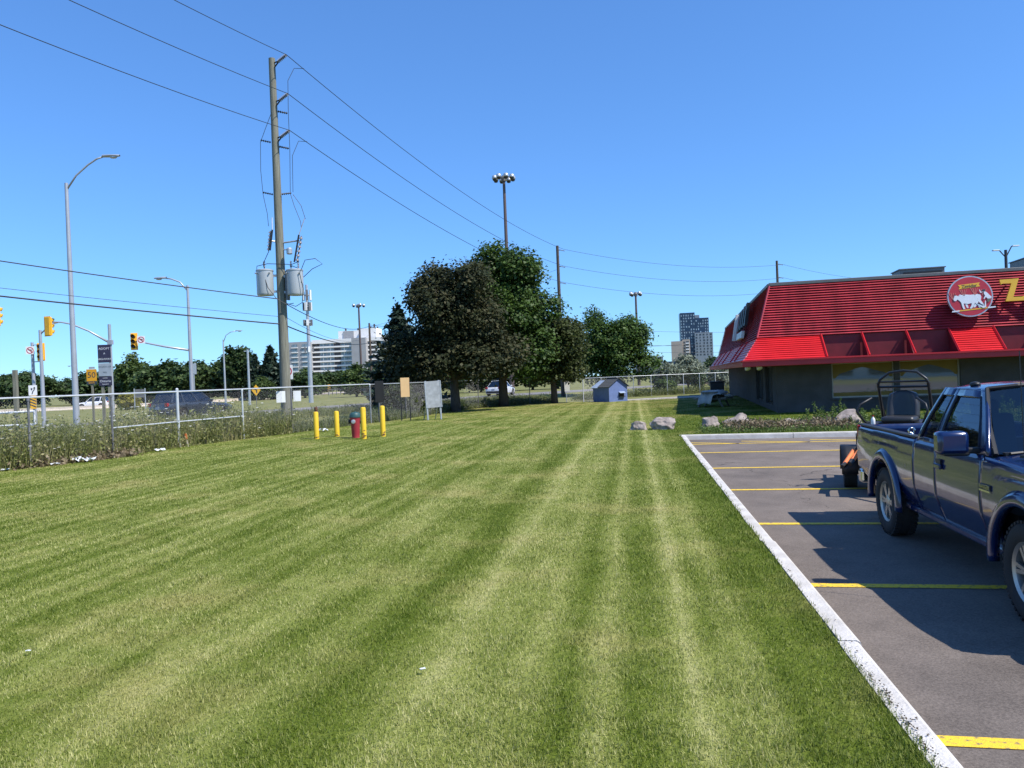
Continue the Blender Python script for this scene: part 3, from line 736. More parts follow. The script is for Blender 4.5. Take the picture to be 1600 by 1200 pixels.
MB().box((4.0, 0, .88), (.05, .98, .26)).build('grille', m_black, truck, bevel=.02)
# hood
G = []
for i in range(15):
    x = 2.52+1.46*i/14; row = []
    for j in range(21):
        y = -.862+1.724*j/20; q = abs(y)/.862
        yw = y if x < 3.3 else y*(1-.06*((x-3.3)/.7)**2)
        z = ztop(x)+.055*(1-q**2.2)*(1 if x > 2.6 else .8) + (.018 if .35 < q < .62 else 0)*(1-abs((q-.485)/.135)) - .035*q**10
        row.append((x, yw, z))
    G.append(row)
MB().grid(G).build('hood', m_blue, truck, smooth=True, solid=.02)
MB().box((2.56, 0, 1.165), (.14, 1.46, .03)).build('cowl', m_black, truck)
# greenhouse
def gp(x, s, sd): return (x, sd*(.838-.215*max(s, 0)**1.25), 1.155+.515*s)
def edge(kind, s):
    """x of a slanted edge at height s"""
    t_ = {'rear': (.975, 1.17), 'q0': (1.045, 1.225), 'q1': (1.43, 1.455), 'b0': (1.43, 1.455), 'd0': (1.545, 1.53), 'd1': (2.40, 1.955), 'a': (2.585, 2.06)}[kind]
    bow = .05*math.sin(math.pi*s)*(1 if kind in ('a', 'd1') else 0)
    return t_[0]+(t_[1]-t_[0])*s+bow
def side_strip(name, e0, e1, s0, s1, sd, mat, n=8, m_=3, off=0.0, solid=.025):
    G = []
    for i in range(n+1):
        s = s0+(s1-s0)*i/n; row = []
        for j in range(m_+1):
            x = edge(e0, s)+(edge(e1, s)-edge(e0, s))*j/m_; p = gp(x, s, sd); row.append((p[0], p[1]-sd*off, p[2]))
        G.append(row)
    return MB().grid(G).build(name, mat, truck, smooth=True, solid=solid)
for sd in (-1, 1):
    side_strip('pillar', 'rear', 'q0', 0, 1, sd, m_blue); side_strip('pillar', 'b0', 'd0', 0, 1, sd, m_blue); side_strip('pillar', 'd1', 'a', 0, 1, sd, m_blue)
    side_strip('window_header', 'q0', 'b0', .86, 1, sd, m_blue); side_strip('window_header', 'd0', 'd1', .86, 1, sd, m_blue)
    side_strip('window_ledge', 'q0', 'b0', -.01, .07, sd, m_blue); side_strip('window_ledge', 'd0', 'd1', -.01, .06, sd, m_blue)
    side_strip('quarter_window', 'q0', 'b0', .05, .88, sd, m_carglass, off=.018, solid=0); side_strip('door_window', 'd0', 'd1', .05, .88, sd, m_carglass, off=.018, solid=0)
    # black window seals
    for e0 in ('q0', 'b0', 'd0', 'd1'):
        pts = []
        for i in range(9):
            s = .06+.81*i/8; p = gp(edge(e0, s), s, sd); pts.append((p[0], p[1]-sd*.004, p[2]))
        MB().tube(pts, .010, 5).build('window_seal', m_black, truck)
# roof
G = []
for i in range(13):
    x = 1.165+.90*i/12; row = []
    for j in range(25):
        q = -1+2*j/24; y = .632*q
        z = 1.665+.052*(1-abs(q)**3.2) - (.010*((x-1.6)/.45)**2 if x > 1.6 else .018*((1.6-x)/.45)**2) 
        row.append((x, y, z))
    G.append(row)
MB().grid(G).build('roof', m_blue, truck, smooth=True, solid=.02)
# windshield and rear glass
def screen(name, xa, za, wa, xb, zb_, wb, bow, mat):
    G = []
    for i in range(9):
        s = i/8; row = []
        for j in range(13):
            q = -1+2*j/12; w_ = wa+(wb-wa)*s
            row.append((xa+(xb-xa)*s+(bow*(1-q*q)), w_*q, za+(zb_-za)*s+.035*(1-q*q)*s))
        G.append(row)
    return MB().grid(G).build(name, mat, truck, smooth=True)
screen('windshield', 2.575, 1.165, .775, 2.05, 1.672, .600, .10, m_wsglass)
screen('rear_window', .985, 1.165, .76, 1.175, 1.655, .60, -.03, m_carglass)
for sd in (-1, 1):
    MB().tube([(2.585, sd*.785, 1.16), (2.36, sd*.735, 1.38), (2.06, sd*.615, 1.675)], [.022, .02, .018], 6).build('windshield_trim', m_black, truck)
MB().tube([(2.06, -.61, 1.675), (2.11, -.4, 1.695), (2.14, 0, 1.708), (2.11, .4, 1.695), (2.06, .61, 1.675)], .018, 6).build('windshield_trim', m_black, truck)
MB().tube([(2.64, -.70, 1.175), (2.62, -.3, 1.21), (2.63, .10, 1.205)], [.012, .009, .008], 5).build('wiper', m_black, truck)
# cabin
for y in (-.36, .36):
    MB().box((1.72, y, .88), (.5, .48, .16)).box((1.42, y, 1.14), (.14, .46, .56), ry=rad(-12)).box((1.36, y, 1.47), (.09, .24, .17), ry=rad(-10)).build('seat', m_seat, truck, bevel=.04)
MB().box((2.36, 0, 1.02), (.30, 1.46, .24)).build('dashboard', m_black, truck, bevel=.05)
MB().lathe([(.185, -.013), (.20, 0), (.185, .013), (.17, 0)], (2.12, .36, 1.10), 'x', 20, cap=False).build('steering_wheel', m_black, truck)
MB().box((2.10, 0, 1.545), (.03, .24, .06)).build('rear_view_mirror', m_black, truck, bevel=.01)
# mirrors
for sd in (-1, 1):
    mi = MB().box((2.34, sd*1.02, 1.245), (.15, .24, .19)).build('mirror', m_blue, truck, bevel=.035, auto=30)
    MB().box((2.34, sd*1.0, 1.155), (.13, .20, .035)).box((2.37, sd*.88, 1.18), (.07, .14, .05)).build('mirror_arm', m_black, mi, bevel=.012)
    MB().box((2.263, sd*1.02, 1.245), (.006, .21, .155)).build('mirror_glass', m_chrome, mi)
    hd = MB().box((1.66, sd*.893, .965), (.145, .03, .05)).build('door_handle', m_blue, truck, bevel=.012)
    MB().box((1.66, sd*.884, .99), (.11, .012, .08)).build('handle_recess', m_black, hd)
# badge with raised letters
for sd in (-1, 1):
    bg = MB().box((2.62, sd*.884, .905), (.19, .012, .062)).build('badge', m_black, truck, bevel=.004)
    MB().box((2.62, sd*.888, .884), (.192, .012, .014)).build('badge_bar', m_chrome, bg)
    rot = Matrix.Rotation(rad(90), 4, 'X') if sd < 0 else Matrix.Rotation(rad(180), 4, 'Z') @ Matrix.Rotation(rad(90), 4, 'X')
    text_mesh('badge_text', 'RANGER', .048, .002, m_chrome, bg, Matrix.Translation((2.62, sd*.893, .914)) @ rot)
an = MB().lathe([(.03, 0), (.028, .02), (.012, .03)], (2.86, -.70, 1.165), 'z', 12).build('antenna_base', m_black, truck)
MB().tube([(2.86, -.70, 1.185), (2.84, -.70, 1.98)], .0035, 5).build('antenna_rod', m_black, an)
MB().ball((1.58, -.52, 1.70), .045, 10, 6, (1.3, 1, .6)).build('roof_cap', m_black, truck, smooth=True)
ring = MB(); ring.lathe([(.026, -.008), (.040, 0), (.026, .008), (.018, 0)], (.72, -.80, 1.22), 'x', 14, cap=False); ring.cyl((.72, -.80, 1.17), (.72, -.80, 1.20), .03, .014, 10); ring.build('tie_down_ring', m_chrome, truck, smooth=True)
# wheels
def make_wheel(parent, loc, side, r=RW, w=.245, rim_r=.215, spokes=6):
    wh = bpy.data.objects.new('wheel', None); COL.objects.link(wh); wh.parent = parent; wh.location = loc
    h = w/2
    prof = [(rim_r, -h*.8), (rim_r+.03, -h), (r-.05, -h*1.02), (r-.014, -h*.86), (r, -h*.62), (r, h*.62), (r-.014, h*.86), (r-.05, h*1.02), (rim_r+.03, h), (rim_r, h*.8)]
    ty = MB().lathe(prof, (0, 0, 0), 'y', 40, cap=False)
    for j in range(44):
        a = 2*math.pi*j/44
        for yy, ws in ((-h*.66, .06), (h*.66, .06)):
            ty.box((math.cos(a)*(r-.004), yy, math.sin(a)*(r-.004)), (.022, ws, .030), ry=-a)
    ty.build('tyre', m_rubber, wh, auto=40)
    rm = MB().lathe([(rim_r+.004, side*-h*.8), (rim_r-.02, side*-h*.5), (rim_r-.022, side*h*.35), (rim_r-.012, side*h*.75), (rim_r+.012, side*h*.88), (rim_r+.012, side*h*.80)], (0, 0, 0), 'y', 40, cap=False)
    for j in range(spokes):
        for d in (-.13, .13):
            a = 2*math.pi*j/spokes+d; ca, sa = math.cos(a), math.sin(a)
            rm.box((ca*rim_r*.58, side*h*.66, sa*rim_r*.58), (rim_r*.80, .022, .030), ry=-a)
    rm.lathe([(.075, side*h*.50), (.075, side*h*.72), (.045, side*h*.82), (.02, side*h*.84)], (0, 0, 0), 'y', 18)
    rm.build('rim', m_rim, wh, auto=35)
    MB().lathe([(.20, side*h*.1), (.20, side*h*.05)], (0, 0, 0), 'y', 24).build('brake_disc', m_black, wh)
    return wh
for ax in (0.0, FA):
    for sd in (-1, 1): make_wheel(truck, (ax, sd*.755, RW), sd)
for ax in (0.0, FA): MB().cyl((ax, -.7, RW), (ax, .7, RW), .05).build('axle', m_black, truck)

# ------------------------------------------------------------------ trailer with mower
m_trailer = M('black trailer steel', (0.018, 0.018, 0.02), 0.5, 0.2, var=0.2)
m_orange = M('orange strap', (0.75, 0.20, 0.06), 0.7)
TRA = rad(21.0)
hitch = TO + Vector((math.sin(TT), math.cos(TT), 0))*1.45
trl_loc = hitch + Vector((math.sin(TRA), math.cos(TRA), 0))*1.95 + Vector((.10, 0, 0))
trailer = thing('utility_trailer', 'small black utility trailer with fendered wheels hitched behind the blue pickup', 'trailer', trl_loc, rad(-90)-TRA)
fr = MB()
for sd in (-1, 1): fr.box((-.2, sd*.66, .44), (2.5, .06, .08))
for x in (-1.4, -.6, .2, 1.02): fr.box((x, 0, .44), (.06, 1.26, .079))
fr.build('frame', m_trailer, trailer)
MB().tube([(1.0, -.6, .44), (1.85, 0, .44)], .035, 6).tube([(1.0, .6, .44), (1.85, 0, .44)], .035, 6).build('tongue', m_trailer, trailer)
MB().box((1.88, 0, .46), (.22, .1, .09)).build('coupler', m_galv, trailer, bevel=.02)
for i in range(7): MB().box((-.2, -.57+.19*i, .495), (2.44, .178, .028)).build('deck_plank', M('trailer plank', (.14, .11, .08), .9) if i == 0 else bpy.data.materials['trailer plank'], trailer)
for sd in (-1, 1):
    fd = MB(); G = []
    for i in range(13):
        a = rad(-8)+rad(196)*i/12
        G.append([(-.1+.36*math.cos(a), sd*(.72+.26*j/3), .29+.38*math.sin(a)) for j in range(4)])
    fd.grid(G); fd.build('mudguard', m_black, trailer, smooth=True, solid=.008)
    make_wheel(trailer, (-.1, sd*.85, .27), sd, r=.27, w=.19, rim_r=.14, spokes=5)
MB().cyl((-.1, -.78, .27), (-.1, .78, .27), .03).build('axle', m_trailer, trailer)
fr = MB()
for sd in (-1, 1): fr.box((-.2, sd*.66, .72), (2.5, .035, .035)); fr.box((1.03, sd*.66, .60), (.035, .034, .24)); fr.box((-.6, sd*.66, .60), (.035, .034, .24)); fr.box((-1.43, sd*.66, .60), (.035, .034, .24))
fr.box((1.03, 0, .72), (.034, 1.30, .034)); fr.build('side_rail', m_trailer, trailer)
st = thing('ratchet_strap', 'rolled orange straps hanging at the corner of the black trailer', 'strap', trailer.matrix_basis @ Vector((.42, -.80, .56)) if False else (0, 0, 0))
mw = Matrix.Translation(trl_loc) @ Matrix.Rotation(rad(-90)-TRA, 4, 'Z')
st.location = mw @ Vector((.50, -.74, .55)); st.rotation_euler = (0, 0, rad(-90)-TRA)
MB().tube([(-.2, .05, .10), (.05, -.06, .0), (.20, -.12, -.07)], .035, 8).build('strap_roll', m_orange, st); MB().tube([(-.22, -.06, .06), (.04, -.16, -.05), (.17, -.22, -.12)], .035, 8).build('strap_roll', m_orange, st)
MB().tube([(.17, -.10, -.05), (.25, -.15, -.09)], .037, 8).tube([(.15, -.20, -.105), (.22, -.25, -.14)], .037, 8).build('strap_end', m_black, st)
# ride-on mower (faces the pickup)
mower = thing('riding_mower', 'black zero-turn riding mower with high back seat and folded roll bar on the trailer', 'mower', mw @ Vector((-.30, -.10, .51)), rad(-108)-TRA); mower.scale = (.95, .92, .86)
m_mow = M('mower black steel', (0.02, 0.02, 0.021), 0.4, 0.2, var=0.2); m_vinyl = M('black vinyl', (0.028, 0.028, 0.03), 0.38, var=0.2, bump=.1, bscale=60)
MB().box((.05, 0, .22), (1.25, .95, .14)).build('deck', m_mow, mower, bevel=.03)
MB().box((-.35, 0, .40), (.75, .70, .34)).build('engine_housing', m_mow, mower, bevel=.05)
for sd in (-1, 1):
    make_wheel(mower, (-.42, sd*.52, .27), sd, r=.27, w=.22, rim_r=.13, spokes=5); make_wheel(mower, (.72, sd*.38, .15), sd, r=.15, w=.12, rim_r=.08, spokes=4)
    MB().box((-.15, sd*.42, .48), (.62, .16, .14)).build('fuel_tank', m_mow, mower, bevel=.05)
    # control lever, bent back towards the driver
    MB().tube([(.28, sd*.36, .45), (.42, sd*.46, .62), (.52, sd*.54, .80), (.46, sd*.50, .92), (.34, sd*.34, 1.03)], .020, 8).build('control_lever', m_black, mower, smooth=True)
se = MB(); G = []
for i in range(9):
    s = i/8; row = []
    for j in range(11):
        q = -1+2*j/10; wdt = .27*(1-.16*max(0, s-.6)/.4)
        row.append((-.30-.10*s-.05*(1-q*q)+.06*abs(q)**3, wdt*q, .62+.50*s*(1-.10*abs(q)**3)))
    G.append(row)
se.grid(G); se.build('backrest', m_vinyl, mower, smooth=True, solid=.10)
MB().box((-.06, 0, .615), (.50, .52, .12)).build('seat', m_vinyl, mower, bevel=.05, auto=40)
MB().box((-.08, 0, .53), (.36, .42, .08)).build('seat_base', m_mow, mower)
rb = MB()
for sd in (-1, 1):
    rb.tube([(-.52, sd*.40, .40), (-.50, sd*.40, .78), (-.12, sd*.40, 1.02)] if False else [(-.66, sd*.40, .42), (-.46, sd*.40, .95), (-.32, sd*.40, 1.28)], .026, 8)
rb.build('roll_bar_post', m_mow, mower)
MB().tube([(-.33, -.40, 1.25), (-.33, -.37, 1.34), (-.37, -.22, 1.47), (-.39, .0, 1.50), (-.37, .22, 1.47), (-.33, .37, 1.34), (-.33, .40, 1.25)], .024, 8).build('roll_bar_hoop', m_mow, mower, smooth=True)
MB().tube([(-.33, -.39, 1.30), (-.33, .39, 1.30)], .020, 8).tube([(-.36, -.39, 1.20), (-.36, .39, 1.20)], .024, 8).build('roll_bar_cross', m_mow, mower)
for sd in (-1, 1): MB().tube([(-.45, sd*.40, .97), (-.80, sd*.40, .55)], .018, 6).build('roll_bar_brace', m_mow, mower)
bt = thing('drink_bottle', 'white bottle with red cap standing beside the mower seat', 'bottle', mw @ Vector((.02, -.50, .98)), 0); bt.scale = (.75, .75, .75)
MB().lathe([(.035, 0), (.042, .02), (.042, .10), (.035, .13), (.016, .16), (.016, .175)], (0, 0, 0), 'z', 14).build('bottle_body', m_white, bt, smooth=True)
MB().lathe([(.02, .175), (.02, .20)], (0, 0, 0), 'z', 12).build('cap', m_redlens, bt)
# ------------------------------------------------------------------ chain link fences
m_rail = M('pale galvanised pipe', (0.62, 0.63, 0.64), 0.42, 0.35, var=0.1, scale=5)
m_mesh = M('chain link wire', (0.26, 0.265, 0.27), 0.5, 0.4, var=0.1)
m_oldpost = M('weathered dark post', (0.16, 0.16, 0.165), 0.6, 0.3, var=0.3, scale=6)
def fence(pts, h, label, posts_mat, mid=(), pitch=0.075, topmat=m_rail, z0=-.05, wire=.0012, bulky=(), rails=True, wire_top=True):
    root = thing('chain_link_fence', label, 'fence', (pts[0][0], pts[0][1], 0))
    o = Vector((pts[0][0], pts[0][1], 0)); P = [Vector((p[0], p[1], 0))-o for p in pts]
    for i, p in enumerate(P):
        r = .045 if i in bulky else .030
        mb = MB().tube([(p.x, p.y, z0-.12), (p.x, p.y, h+(.06 if i in bulky else -.03))], r, 10)
        if i in bulky: mb.ball((p.x, p.y, h+.07), r*1.15, 8, 5)
        else: mb.lathe([(.042, h-.09), (.042, h-.02), (.03, h+.0)], (p.x, p.y, 0), 'z', 8)
        mb.build('post', posts_mat(i), root)
    for i, (a, b_) in enumerate(zip(P[:-1], P[1:])):
        d = b_-a; L_ = d.length; d.normalize(); n = Vector((-d.y, d.x, 0))
        if rails: MB().tube([a+Vector((0, 0, h)), b_+Vector((0, 0, h))], .024, 8).build('top_rail', topmat, root)
        if i in mid: MB().tube([a+Vector((0, 0, h*.46)), b_+Vector((0, 0, h*.46))], .022, 8).build('brace_rail', topmat, root)
        mb = MB(); zb, zt = z0+.02, h+(.05 if wire_top else -.02); H = zt-zb; off = n*.035
        k = int((L_+H)/pitch)
        for sgn in (-1, 1):
            for q in range(k+1):
                s = q*pitch-H
                # wire climbs 1:1 from s to s+H, clipped to the bay
                s0, s1 = max(s, 0), min(s+H, L_)
                if s1-s0 < .02: continue
                za, zb_ = zb+(s0-s), zb+(s1-s)
                if sgn < 0: s0, s1 = L_-s0, L_-s1
                mb.tube([a+d*s0+off+Vector((0, 0, za)), a+d*s1+off+Vector((0, 0, zb_))], wire, 3, cap=False)
        me = bpy.data.meshes.new('wire_mesh'); me.from_pydata([tuple(v) for v in mb.v], [], mb.f); mesh_obj('wire_mesh', me, m_mesh, root)
    return root
fence(FENCE[3:11], 1.82, 'tall chain link fence with white top rail running past the wooden transformer pole', lambda i: m_oldpost if i in (0, 2, 3, 6) else m_rail, mid=(3, 4), bulky=(4,))
fence(FENCE[10:], 1.80, 'chain link fence with dark posts running beneath the maple trees', lambda i: m_rail if i == 0 else m_oldpost, topmat=m_galv, pitch=.085, wire=.0014)
FB = [(3.9, 55.6), (5.3, 57.4), (7.0, 60.4), (8.7, 63.6), (10.4, 65.8), (12.0, 66.3), (13.5, 66.8), (15.0, 67.2), (16.5, 67.6), (18.0, 68.0), (19.5, 68.3), (23, 69), (27, 70), (31, 71)]
fence(FB, 1.62, 'chain link fence behind the pale lane and the small blue shed', lambda i: m_rail if i % 2 else m_galv, pitch=.11, topmat=m_galv, z0=GZ, wire=.002)

# white pipe frame standing in the weeds
pf = thing('pipe_barrier', 'white pipe rail frame half sunk in tall weeds behind the fence', 'barrier', (-19.3, 31.0, GZ), rad(4))
MB().tube([(-7, 0, 1.36), (0, 0, 1.42), (0, 0, .1)], .045, 8).build('top_pipe', m_white, pf); MB().tube([(-7, 0, .82), (0, .02, .90)], .04, 8).build('lower_pipe', m_white, pf); MB().tube([(0, -.02, .88), (-3.4, -1.6, .15)], .04, 8).build('stay_pipe', m_white, pf)

# ------------------------------------------------------------------ bollards, hydrant, boards
m_byel = M('chipped yellow paint', (0.42, 0.27, 0.04), 0.6, scale=9, col2=(0.76, 0.49, 0.02), detail=8); m_byel.node_tree.nodes['Color Ramp'].color_ramp.elements[0].position = .24; m_byel.node_tree.nodes['Color Ramp'].color_ramp.elements[1].position = .42
def bollard(x, y, h, label, rust, lean=0.0):
    b = thing('bollard', label, 'bollard', (x, y, 0), rust*1.3, 'yellow bollards round the hydrant'); b.rotation_euler = (0, lean, rust)
    MB().lathe([(.088, -.05), (.088, h-.03), (.075, h), (.02, h+.012)], (0, 0, 0), 'z', 20).build('pipe', m_byel, b, auto=40)
    rr = random.Random(int(rust*10)+3); mb = MB()
    for i in range(5 if rust > 1 else 2):
        a = rr.uniform(3.6, 5.6)-rust; z = rr.uniform(.02, .15 if rust < 2.5 else .35) if i else .04; w = rr.uniform(.02, .05)
        mb.lathe([(.0895, z), (.0895, z+w)], (0, 0, 0), 'z', 20, cap=False)
        n_ = len(mb.f); keep = [f for k, f in enumerate(mb.f[-20:]) if abs(((k/20*2*math.pi)-(a % 6.28)+math.pi) % 6.28-math.pi) < rr.uniform(.3, .7)]
        mb.f = mb.f[:-20]+keep
    if mb.f: mb.build('rust_patch', m_rust, b)
    return b
bollard(-6.79, 26.42, .93, 'yellow steel bollard with a rusty pipe stub showing behind its top', .4)
bollard(-6.29, 27.32, .90, 'yellow steel bollard between the hydrant and the rusty pipe stub', .9)
bollard(-4.98, 25.49, 1.05, 'yellow steel bollard touching the hydrant, rusted at its foot', 2.6)
bollard(-4.49, 26.36, 1.05, 'yellow steel bollard standing on the far side of the hydrant towards the boards', 1.6)
rp = thing('rusty_pipe', 'short rusty brown pipe stub standing behind a yellow bollard', 'pipe', (-6.86, 26.75, 0)); MB().lathe([(.05, -.05), (.05, .98), (.06, .98), (.06, 1.08), (.03, 1.10)], (0, 0, 0), 'z', 14).build('stub', m_rust, rp, auto=40)
m_hyd = M('hydrant red', (0.36, 0.030, 0.045), 0.5, var=0.12); m_hgreen = M('hydrant green', (0.03, 0.085, 0.085), 0.5, var=0.1)
hy = thing('fire_hydrant', 'red fire hydrant with dark green bonnet between yellow bollards', 'hydrant', (-5.41, 26.27, 0), rad(10))
MB().lathe([(.13, -.03), (.13, .10), (.135, .12), (.155, .50), (.175, .66), (.185, .70), (.185, .72)], (0, 0, 0), 'z', 24).build('barrel', m_hyd, hy, auto=40)
MB().lathe([(.20, .70), (.20, .745), (.185, .75), (.18, .80), (.15, .85), (.08, .872), (.05, .875)], (0, 0, 0), 'z', 24).build('bonnet', m_hgreen, hy, auto=40)
MB().lathe([(.035, .87), (.035, .90)], (0, 0, 0), 'z', 5).build('operating_nut', m_hgreen, hy)
nz = MB().lathe([(.075, -.02), (.075, -.11), (.062, -.13), (.03, -.135)], (-.06, -.12, .56), 'y', 16).build('outlet_cap', m_galv, hy, auto=40)
for sd in (-1, 1):
    MB().lathe([(.07, sd*.12), (.07, sd*.20), (.085, sd*.20), (.085, sd*.23), (.03, sd*.24)], (0, .02, .56), 'x', 16).build('side_outlet', m_black, hy, auto=40)
m_tan = M('tan board', (0.72, 0.46, 0.22), 0.7, var=0.06); m_greyb = M('galvanised sheet', (0.36, 0.37, 0.38), 0.5, 0.3, var=0.2, scale=6, detail=8)
ob = thing('tan_board', 'tan blank notice board on two thin black posts beside the fence', 'notice board', (-5.12, 36.7, 0), rad(12))
for sx in (-.21, .21): MB().box((sx, 0, .95), (.045, .045, 2.1)).build('post', m_black, ob)
MB().box((0, -.035, 1.60), (.42, .02, .92)).build('board', m_tan, ob, bevel=.004)
gb = thing('grey_board', 'blank grey sheet metal board on silver legs beside the maple trunk', 'notice board', (-3.75, 36.6, 0), rad(28)); gb.rotation_euler = (0, rad(-2), rad(28))
for sx in (-.34, .34): MB().box((sx, 0, .93), (.07, .06, 1.88)).build('leg', m_galv, gb)
for sx in (-.30, .30): MB().tube([(sx, .05, 1.0), (sx, .65, -.02)], .028, 6).build('rear_leg', m_galv, gb)
MB().box((0, -.045, 1.22), (.82, .02, 1.26)).build('sheet', m_greyb, gb)
for sx in (-.39, .39): MB().box((sx, -.052, 1.22), (.05, .04, 1.27)).build('sheet_edge', m_galv, gb)
dk = thing('black_sign', 'narrow black sign panel on a dark post by the fence above a bollard', 'sign', (-6.32, 36.3, 0), rad(60))
MB().box((0, 0, .95), (.06, .06, 2.0)).build('post', m_oldpost, dk); MB().box((0, -.05, 1.45), (.62, .025, 1.0)).build('panel', m_black, dk, bevel=.005)
for i, (x, y, w_, h_, lb) in enumerate(((-9.05, 30.0, .34, .44, 'blank white sign plate wired to the fence in front of the wooden pole'), (-8.62, 30.75, .30, .42, 'smaller blank white sign plate on the fence post beside the wooden pole'))):
    p = thing('sign_plate', lb, 'sign', (x, y, 1.46), rad(24) if i == 0 else rad(16)); MB().box((0, -.05, 0), (w_, .012, h_)).build('plate', m_white, p); MB().box((0, -.03, .1), (.04, .03, .03)).build('clip', m_galv, p)
p = thing('sign_plate', 'small white sign plate on the fence corner past the trees', 'sign', (3.95, 55.3, 1.25)); MB().box((0, -.06, 0), (.38, .015, 1.0)).build('plate', m_white, p); MB().box((0, -.03, .1), (.04, .04, .03)).build('clip', m_galv, p)
sk = thing('survey_stake', 'wooden survey stake with bright orange painted top at the fence foot', 'stake', (-10.75, 25.3, 0)); sk.rotation_euler = (rad(5), rad(-6), 0)
MB().box((0, 0, .12), (.045, .02, .30)).build('stake', M('pale stake wood', (.6, .52, .40), .8), sk); MB().box((0, -.002, .34), (.055, .03, .20)).build('painted_top', m_orange, sk)

# ------------------------------------------------------------------ shed
m_navy = M('blue painted plywood', (0.13, 0.19, 0.40), 0.6, var=0.10, scale=4); m_shing = M('grey shingle', (0.075, 0.08, 0.085), 0.9, var=0.25, scale=20, bump=.4)
m_bluemetal = M('pale blue metal roof', (0.34, 0.42, 0.55), 0.45, .1)
sh = thing('garden_shed', 'small blue plywood shed with gabled shingle roof at the end of the lawn', 'shed', (6.45, 51.3, 0), rad(28))
W, Dp, H, AP = 1.50, 1.15, 1.10, 1.62
def gable(name, y, w0, w1, h, ap, par=None): return MB().prism([(w0, 0), (w1, 0), (w1, h), ((w0+w1)/2, ap), (w0, h)], (0, y, -.06), X, Z_, (0, .05, 0)).build(name, m_navy, par or sh)
gable('front_wall', 0, 0, W, H, AP); gable('rear_wall', Dp-.05, .001, W-.001, H, AP)
for x in (.025, W-.025): MB().box((x, Dp/2, H/2-.06), (.05, Dp-.104, H)).build('side_wall', m_navy, sh)
def shed_roof(par, mat, y0, y1, w, h, ap, nc, nm):
    for sd in (-1, 1):
        run, rise = w/2+.12, (ap-h)*(w/2+.12)/(w/2); a = math.atan2(rise, run); L_ = math.hypot(run, rise)
        for k in range(nc):
            q = (k+.5)/nc; MB().box((W/2+sd*run*q, (y0+y1)/2, ap-.06+.03-rise*q), (L_/nc*1.02, y1-y0, .022), ry=sd*(a-.03 if nc > 1 else a)).build(nm, mat, par)
shed_roof(sh, m_shing, -.14, Dp+.02, W, H, AP, 6, 'shingle_course')
MB().box((W/2, Dp/2-.05, AP-.01), (.16, Dp+.165, .03)).build('ridge_cap', m_shing, sh)
MB().box((W*.68, -.10, .60), (.46, .22, .03), rx=rad(24)).build('hatch_hood', m_bluemetal, sh); MB().box((W*.68, -.012, .44), (.40, .03, .24)).build('hatch_opening', m_black, sh)
MB().box((W*.68, -.07, .33), (.44, .14, .04)).build('hatch_shelf', m_black, sh)
an_ = MB().box((W/2, Dp+.42, .47), (W-.10, .80, 1.06)).build('annex', m_navy, sh)
shed_roof(an_, m_bluemetal, Dp+.06, Dp+.92, W-.10, 1.04, 1.46, 1, 'annex_roof')
MB().prism([(.06, 0), (W-.06, 0), (W/2, .40)], (0, Dp+.78, 1.0), X, Z_, (0, .04, 0)).build('annex_gable', m_navy, an_)

# ------------------------------------------------------------------ picnic table with a tarp
m_oldwood = M('grey weathered planks', (.21, .19, .16), .9, var=.25, scale=5)
pt = thing('picnic_table', 'weathered wooden picnic table against the dark end of the restaurant', 'picnic table', (10.2, 39.0, 0), rad(60))
for i in range(5): MB().box((0, -.34+.17*i, .74), (1.7, .155, .04)).build('top_plank', m_oldwood, pt)
for sd in (-1, 1):
    MB().box((0, sd*.72, .44), (1.7, .24, .04)).build('bench_plank', m_oldwood, pt)
    for x in (-.6, .6): MB().tube([(x, sd*.62, -.02), (x, sd*.22, .72)], .05, 4).build('leg', m_oldwood, pt)
for x in (-.6, .6): MB().box((x+.045, 0, .40), (.04, 1.6, .09)).build('crossbar', m_oldwood, pt)
rr = random.Random(8); G = []
for i in range(13):
    row = []
    for j in range(13):
        a, b_ = -1+2*i/12, -1+2*j/12; e = max(abs(a)*1.0, abs(b_))
        z = .79+.04*math.sin(i*1.7+j)+rr.uniform(-.012, .012)-(.62*max(0, e-.66)/.34 if b_ > -.3 else .18*max(0, e-.66)/.34)
        row.append((a*.95+.05*math.sin(j*2.1), b_*.62, z))
    G.append(row)
tp = tag(MB().grid(G).build('tarp', M('pale tarp', (.42, .40, .37), .8, var=.12), None, smooth=True, solid=.006), 'pale crumpled tarp draped over the weathered picnic table', 'tarp')
tp.location = (10.2, 39.0, 0); tp.rotation_euler = (0, 0, rad(60))
bx = thing('black_bin', 'black box standing on the ground behind the picnic table', 'bin', (12.4, 46.5, 0), rad(-12)); MB().box((0, 0, .55), (.8, .6, 1.1)).build('bin_body', m_black, bx, bevel=.03); MB().box((0, 0, 1.13), (.86, .66, .06)).build('bin_lid', m_black, bx, bevel=.02)
# ------------------------------------------------------------------ utility poles and lines
def insulator(p, q, r=.075, n=6):
    """string of sheds between two points"""
    p, q = Vector(p), Vector(q); mb = MB(); mb.cyl(p, q, r*.35, r*.35, 8); d = (q-p)
    for i in range(n):
        a = p+d*((i+.35)/n); b_ = p+d*((i+.80)/n); mb.cyl(a, b_, r, r*.45, 10)
    return mb
MPX, MPY = -10.02, 34.0
mp = thing('utility_pole', 'tall greenish weathered wooden pole carrying two grey transformer cans', 'utility pole', (MPX, MPY, GZ))
hz = -GZ                                     # local z of world z=0
POLE_H = 16.35+hz
MB().tube([(0, 0, -.2), (-.0, 0, 5), (0, 0, 11), (0, 0, POLE_H)], [.245, .205, .165, .14], 20).build('pole_shaft', m_wood, mp, auto=50)
wdir = Vector((14.7, 41.0, 0)).normalized()   # the way the lines run
sidev = Vector((wdir.y, -wdir.x, 0))          # to the right of it
